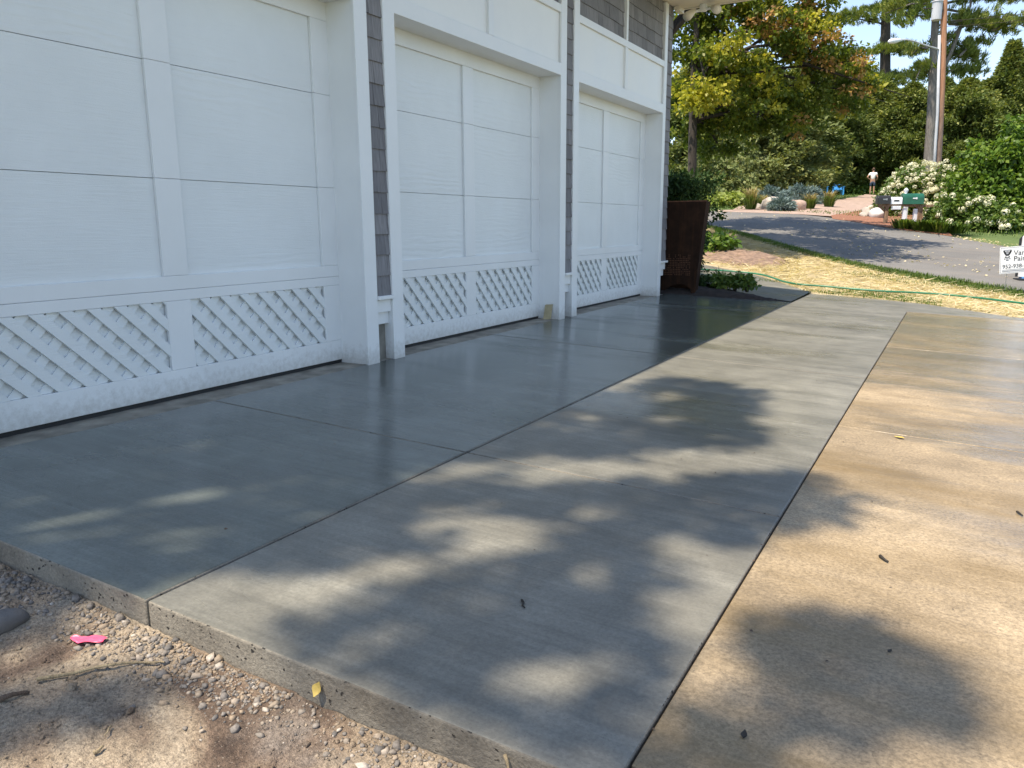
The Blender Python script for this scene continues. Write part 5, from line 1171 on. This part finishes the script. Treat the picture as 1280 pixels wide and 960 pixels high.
for u, v, sz, lb, m_ in ((6, 783, (.06, .045, .036), 'rounded grey-brown stone at the left frame edge beside the gravel', 'rock'),):
    rg = np.random.default_rng(12); p = soil_pt(u, v); tag(np_mesh('stone', rock_verts(IV3, sz, 0, .3, rg) + np.array((p.x, p.y, p.z + .012)), IF3, simple('dark_field_stone', (.13, .12, .11), .9, .3, 8, .5, bscale=50), smooth=True), lb, 'stone')

rng = np.random.default_rng(71); gp = []
for _ in range(200):
    if rng.random() < .12: x = 3.407 + rng.normal(0, .012); y = rng.uniform(1.0, 11)
    else: x = rng.uniform(0.6, 6.2); y = rng.uniform(1.4, 9)
    gp.append((x, y, -SL * x - .001))
gp = np.array(gp); n = len(gp); a = rng.random(n) * 6.28; L = rng.uniform(.004, .016, n)
tag(leaves_obj('grit', leaf_arrays(gp, np.stack([np.cos(a), np.sin(a), 0 * a], -1), np.tile((0., 0., 1.), (n, 1)) + rng.normal(0, .2, (n, 3)), L, L * .55, .3), M['twig'], None), 'tiny leaf crumbs and grit scattered over the concrete', 'grit', kind='stuff')

# ------------------------------------------------------------------ the tree whose shade falls on the drive
dark_polys = [
    [(-300, 470), (0, 480), (270, 500), (480, 548), (590, 566), (600, 600), (700, 606), (800, 598), (900, 594), (985, 590), (1050, 610), (1100, 640), (1030, 652), (965, 658), (930, 690), (905, 760), (880, 800), (830, 855), (770, 890), (700, 900), (560, 900), (430, 850), (380, 795), (300, 785), (160, 730), (-300, 680)],
    [(800, 476), (850, 470), (900, 480), (955, 490), (940, 525), (945, 552), (900, 562), (850, 570), (800, 575), (740, 572), (690, 560), (640, 572), (560, 585), (480, 598), (430, 600), (560, 560), (680, 515), (740, 498)],
    [(950, 775), (1010, 766), (1080, 772), (1130, 798), (1180, 828), (1250, 850), (1240, 888), (1180, 905), (1100, 900), (1090, 935), (1040, 930), (960, 920), (900, 890), (925, 850), (945, 820)],
    [(830, 930), (880, 900), (980, 930), (1000, 975), (850, 990)], [(640, 860), (760, 880), (800, 940), (700, 960), (620, 920)],
    [(-300, 690), (40, 735), (130, 770), (80, 785), (20, 800), (-300, 800)], [(-300, 850), (60, 848), (150, 845), (230, 850), (260, 872), (220, 890), (140, 885), (40, 905), (-300, 960)]]
bright_el = [(235, 612, 62, 19), (368, 637, 52, 15), (115, 655, 120, 17), (20, 632, 45, 9), (40, 690, 70, 10), (230, 668, 50, 9), (590, 655, 85, 24), (655, 670, 50, 16), (300, 748, 125, 34), (500, 715, 55, 24), (500, 785, 60, 20), (690, 850, 75, 35), (615, 690, 40, 10), (745, 642, 38, 11), (740, 717, 40, 16), (850, 682, 45, 22), (410, 728, 50, 22), (490, 848, 40, 12),
             (729, 522, 26, 6), (684, 529, 22, 5), (785, 485, 18, 5), (834, 494, 24, 6), (837, 524, 24, 6), (755, 583, 55, 10), (612, 586, 70, 10), (540, 596, 40, 8), (695, 580, 50, 9), (848, 566, 60, 9), (900, 720, 40, 40), (850, 770, 40, 35), (950, 865, 40, 14)]
def in_poly(u, v, poly):
    c = False; n = len(poly); j = n - 1
    for i in range(n):
        if (poly[i][1] > v) != (poly[j][1] > v) and u < (poly[j][0] - poly[i][0]) * (v - poly[i][1]) / (poly[j][1] - poly[i][1]) + poly[i][0]: c = not c
        j = i
    return c
rng = np.random.default_rng(33); pts = []
tries = 0
while len(pts) < 4300 and tries < 120000:
    tries += 1
    x, y = rng.uniform(-1.2, 5.2), rng.uniform(-0.3, 5.6); z = -.038 * x if (y > 1.28 or x > 3.4) else -.17
    q = Vector((x - CX, y, z - CZ)); dz = q.dot(FWD)
    if dz < .3: continue
    u = 640 + F_PX * q.dot(RGT) / dz; v = 480 - F_PX * q.dot(UPV) / dz
    inside = any(in_poly(u, v, p) for p in dark_polys)
    if not inside or any(((u - a) / c) ** 2 + ((v - b_) / d) ** 2 < 1.25 for a, b_, c, d in bright_el): continue
    h = 9.5 + 5.0 * rng.random() ** 1.2; pts.append(Vector((x, y, z)) - LDIR * (h / -LDIR.z))
C = np.array([tuple(p) for p in pts]); base = Vector((-1.6, -7.0, -.2))
st = thing('shade_tree', 'tall leafy tree out of view behind the camera that shades the driveway', 'tree', base)
leaves_obj('crown', broad_leaves(C, .075, 5, .095, rng, .8, .8), LF['maple_green'], st)
ctr = Vector(tuple(C.mean(0))); limbs = []
for k in range(26):
    tp_ = Vector(tuple(C[rng.integers(len(C))])); s0 = base.lerp(ctr, .55 + .35 * rng.random()); limbs.append(([s0, s0.lerp(tp_, .5) + Vector((0, 0, .4)), tp_], [.05, .03, .01]))
trunk_mesh('trunk', M['bark_dark'], st, [base, base.lerp(ctr, .35) + Vector((-.6, -.5, .6)), base.lerp(ctr, .65) + Vector((-.3, -.3, .4)), ctr], [.3, .24, .16, .06], limbs)
print('shade clumps', len(pts), tries)
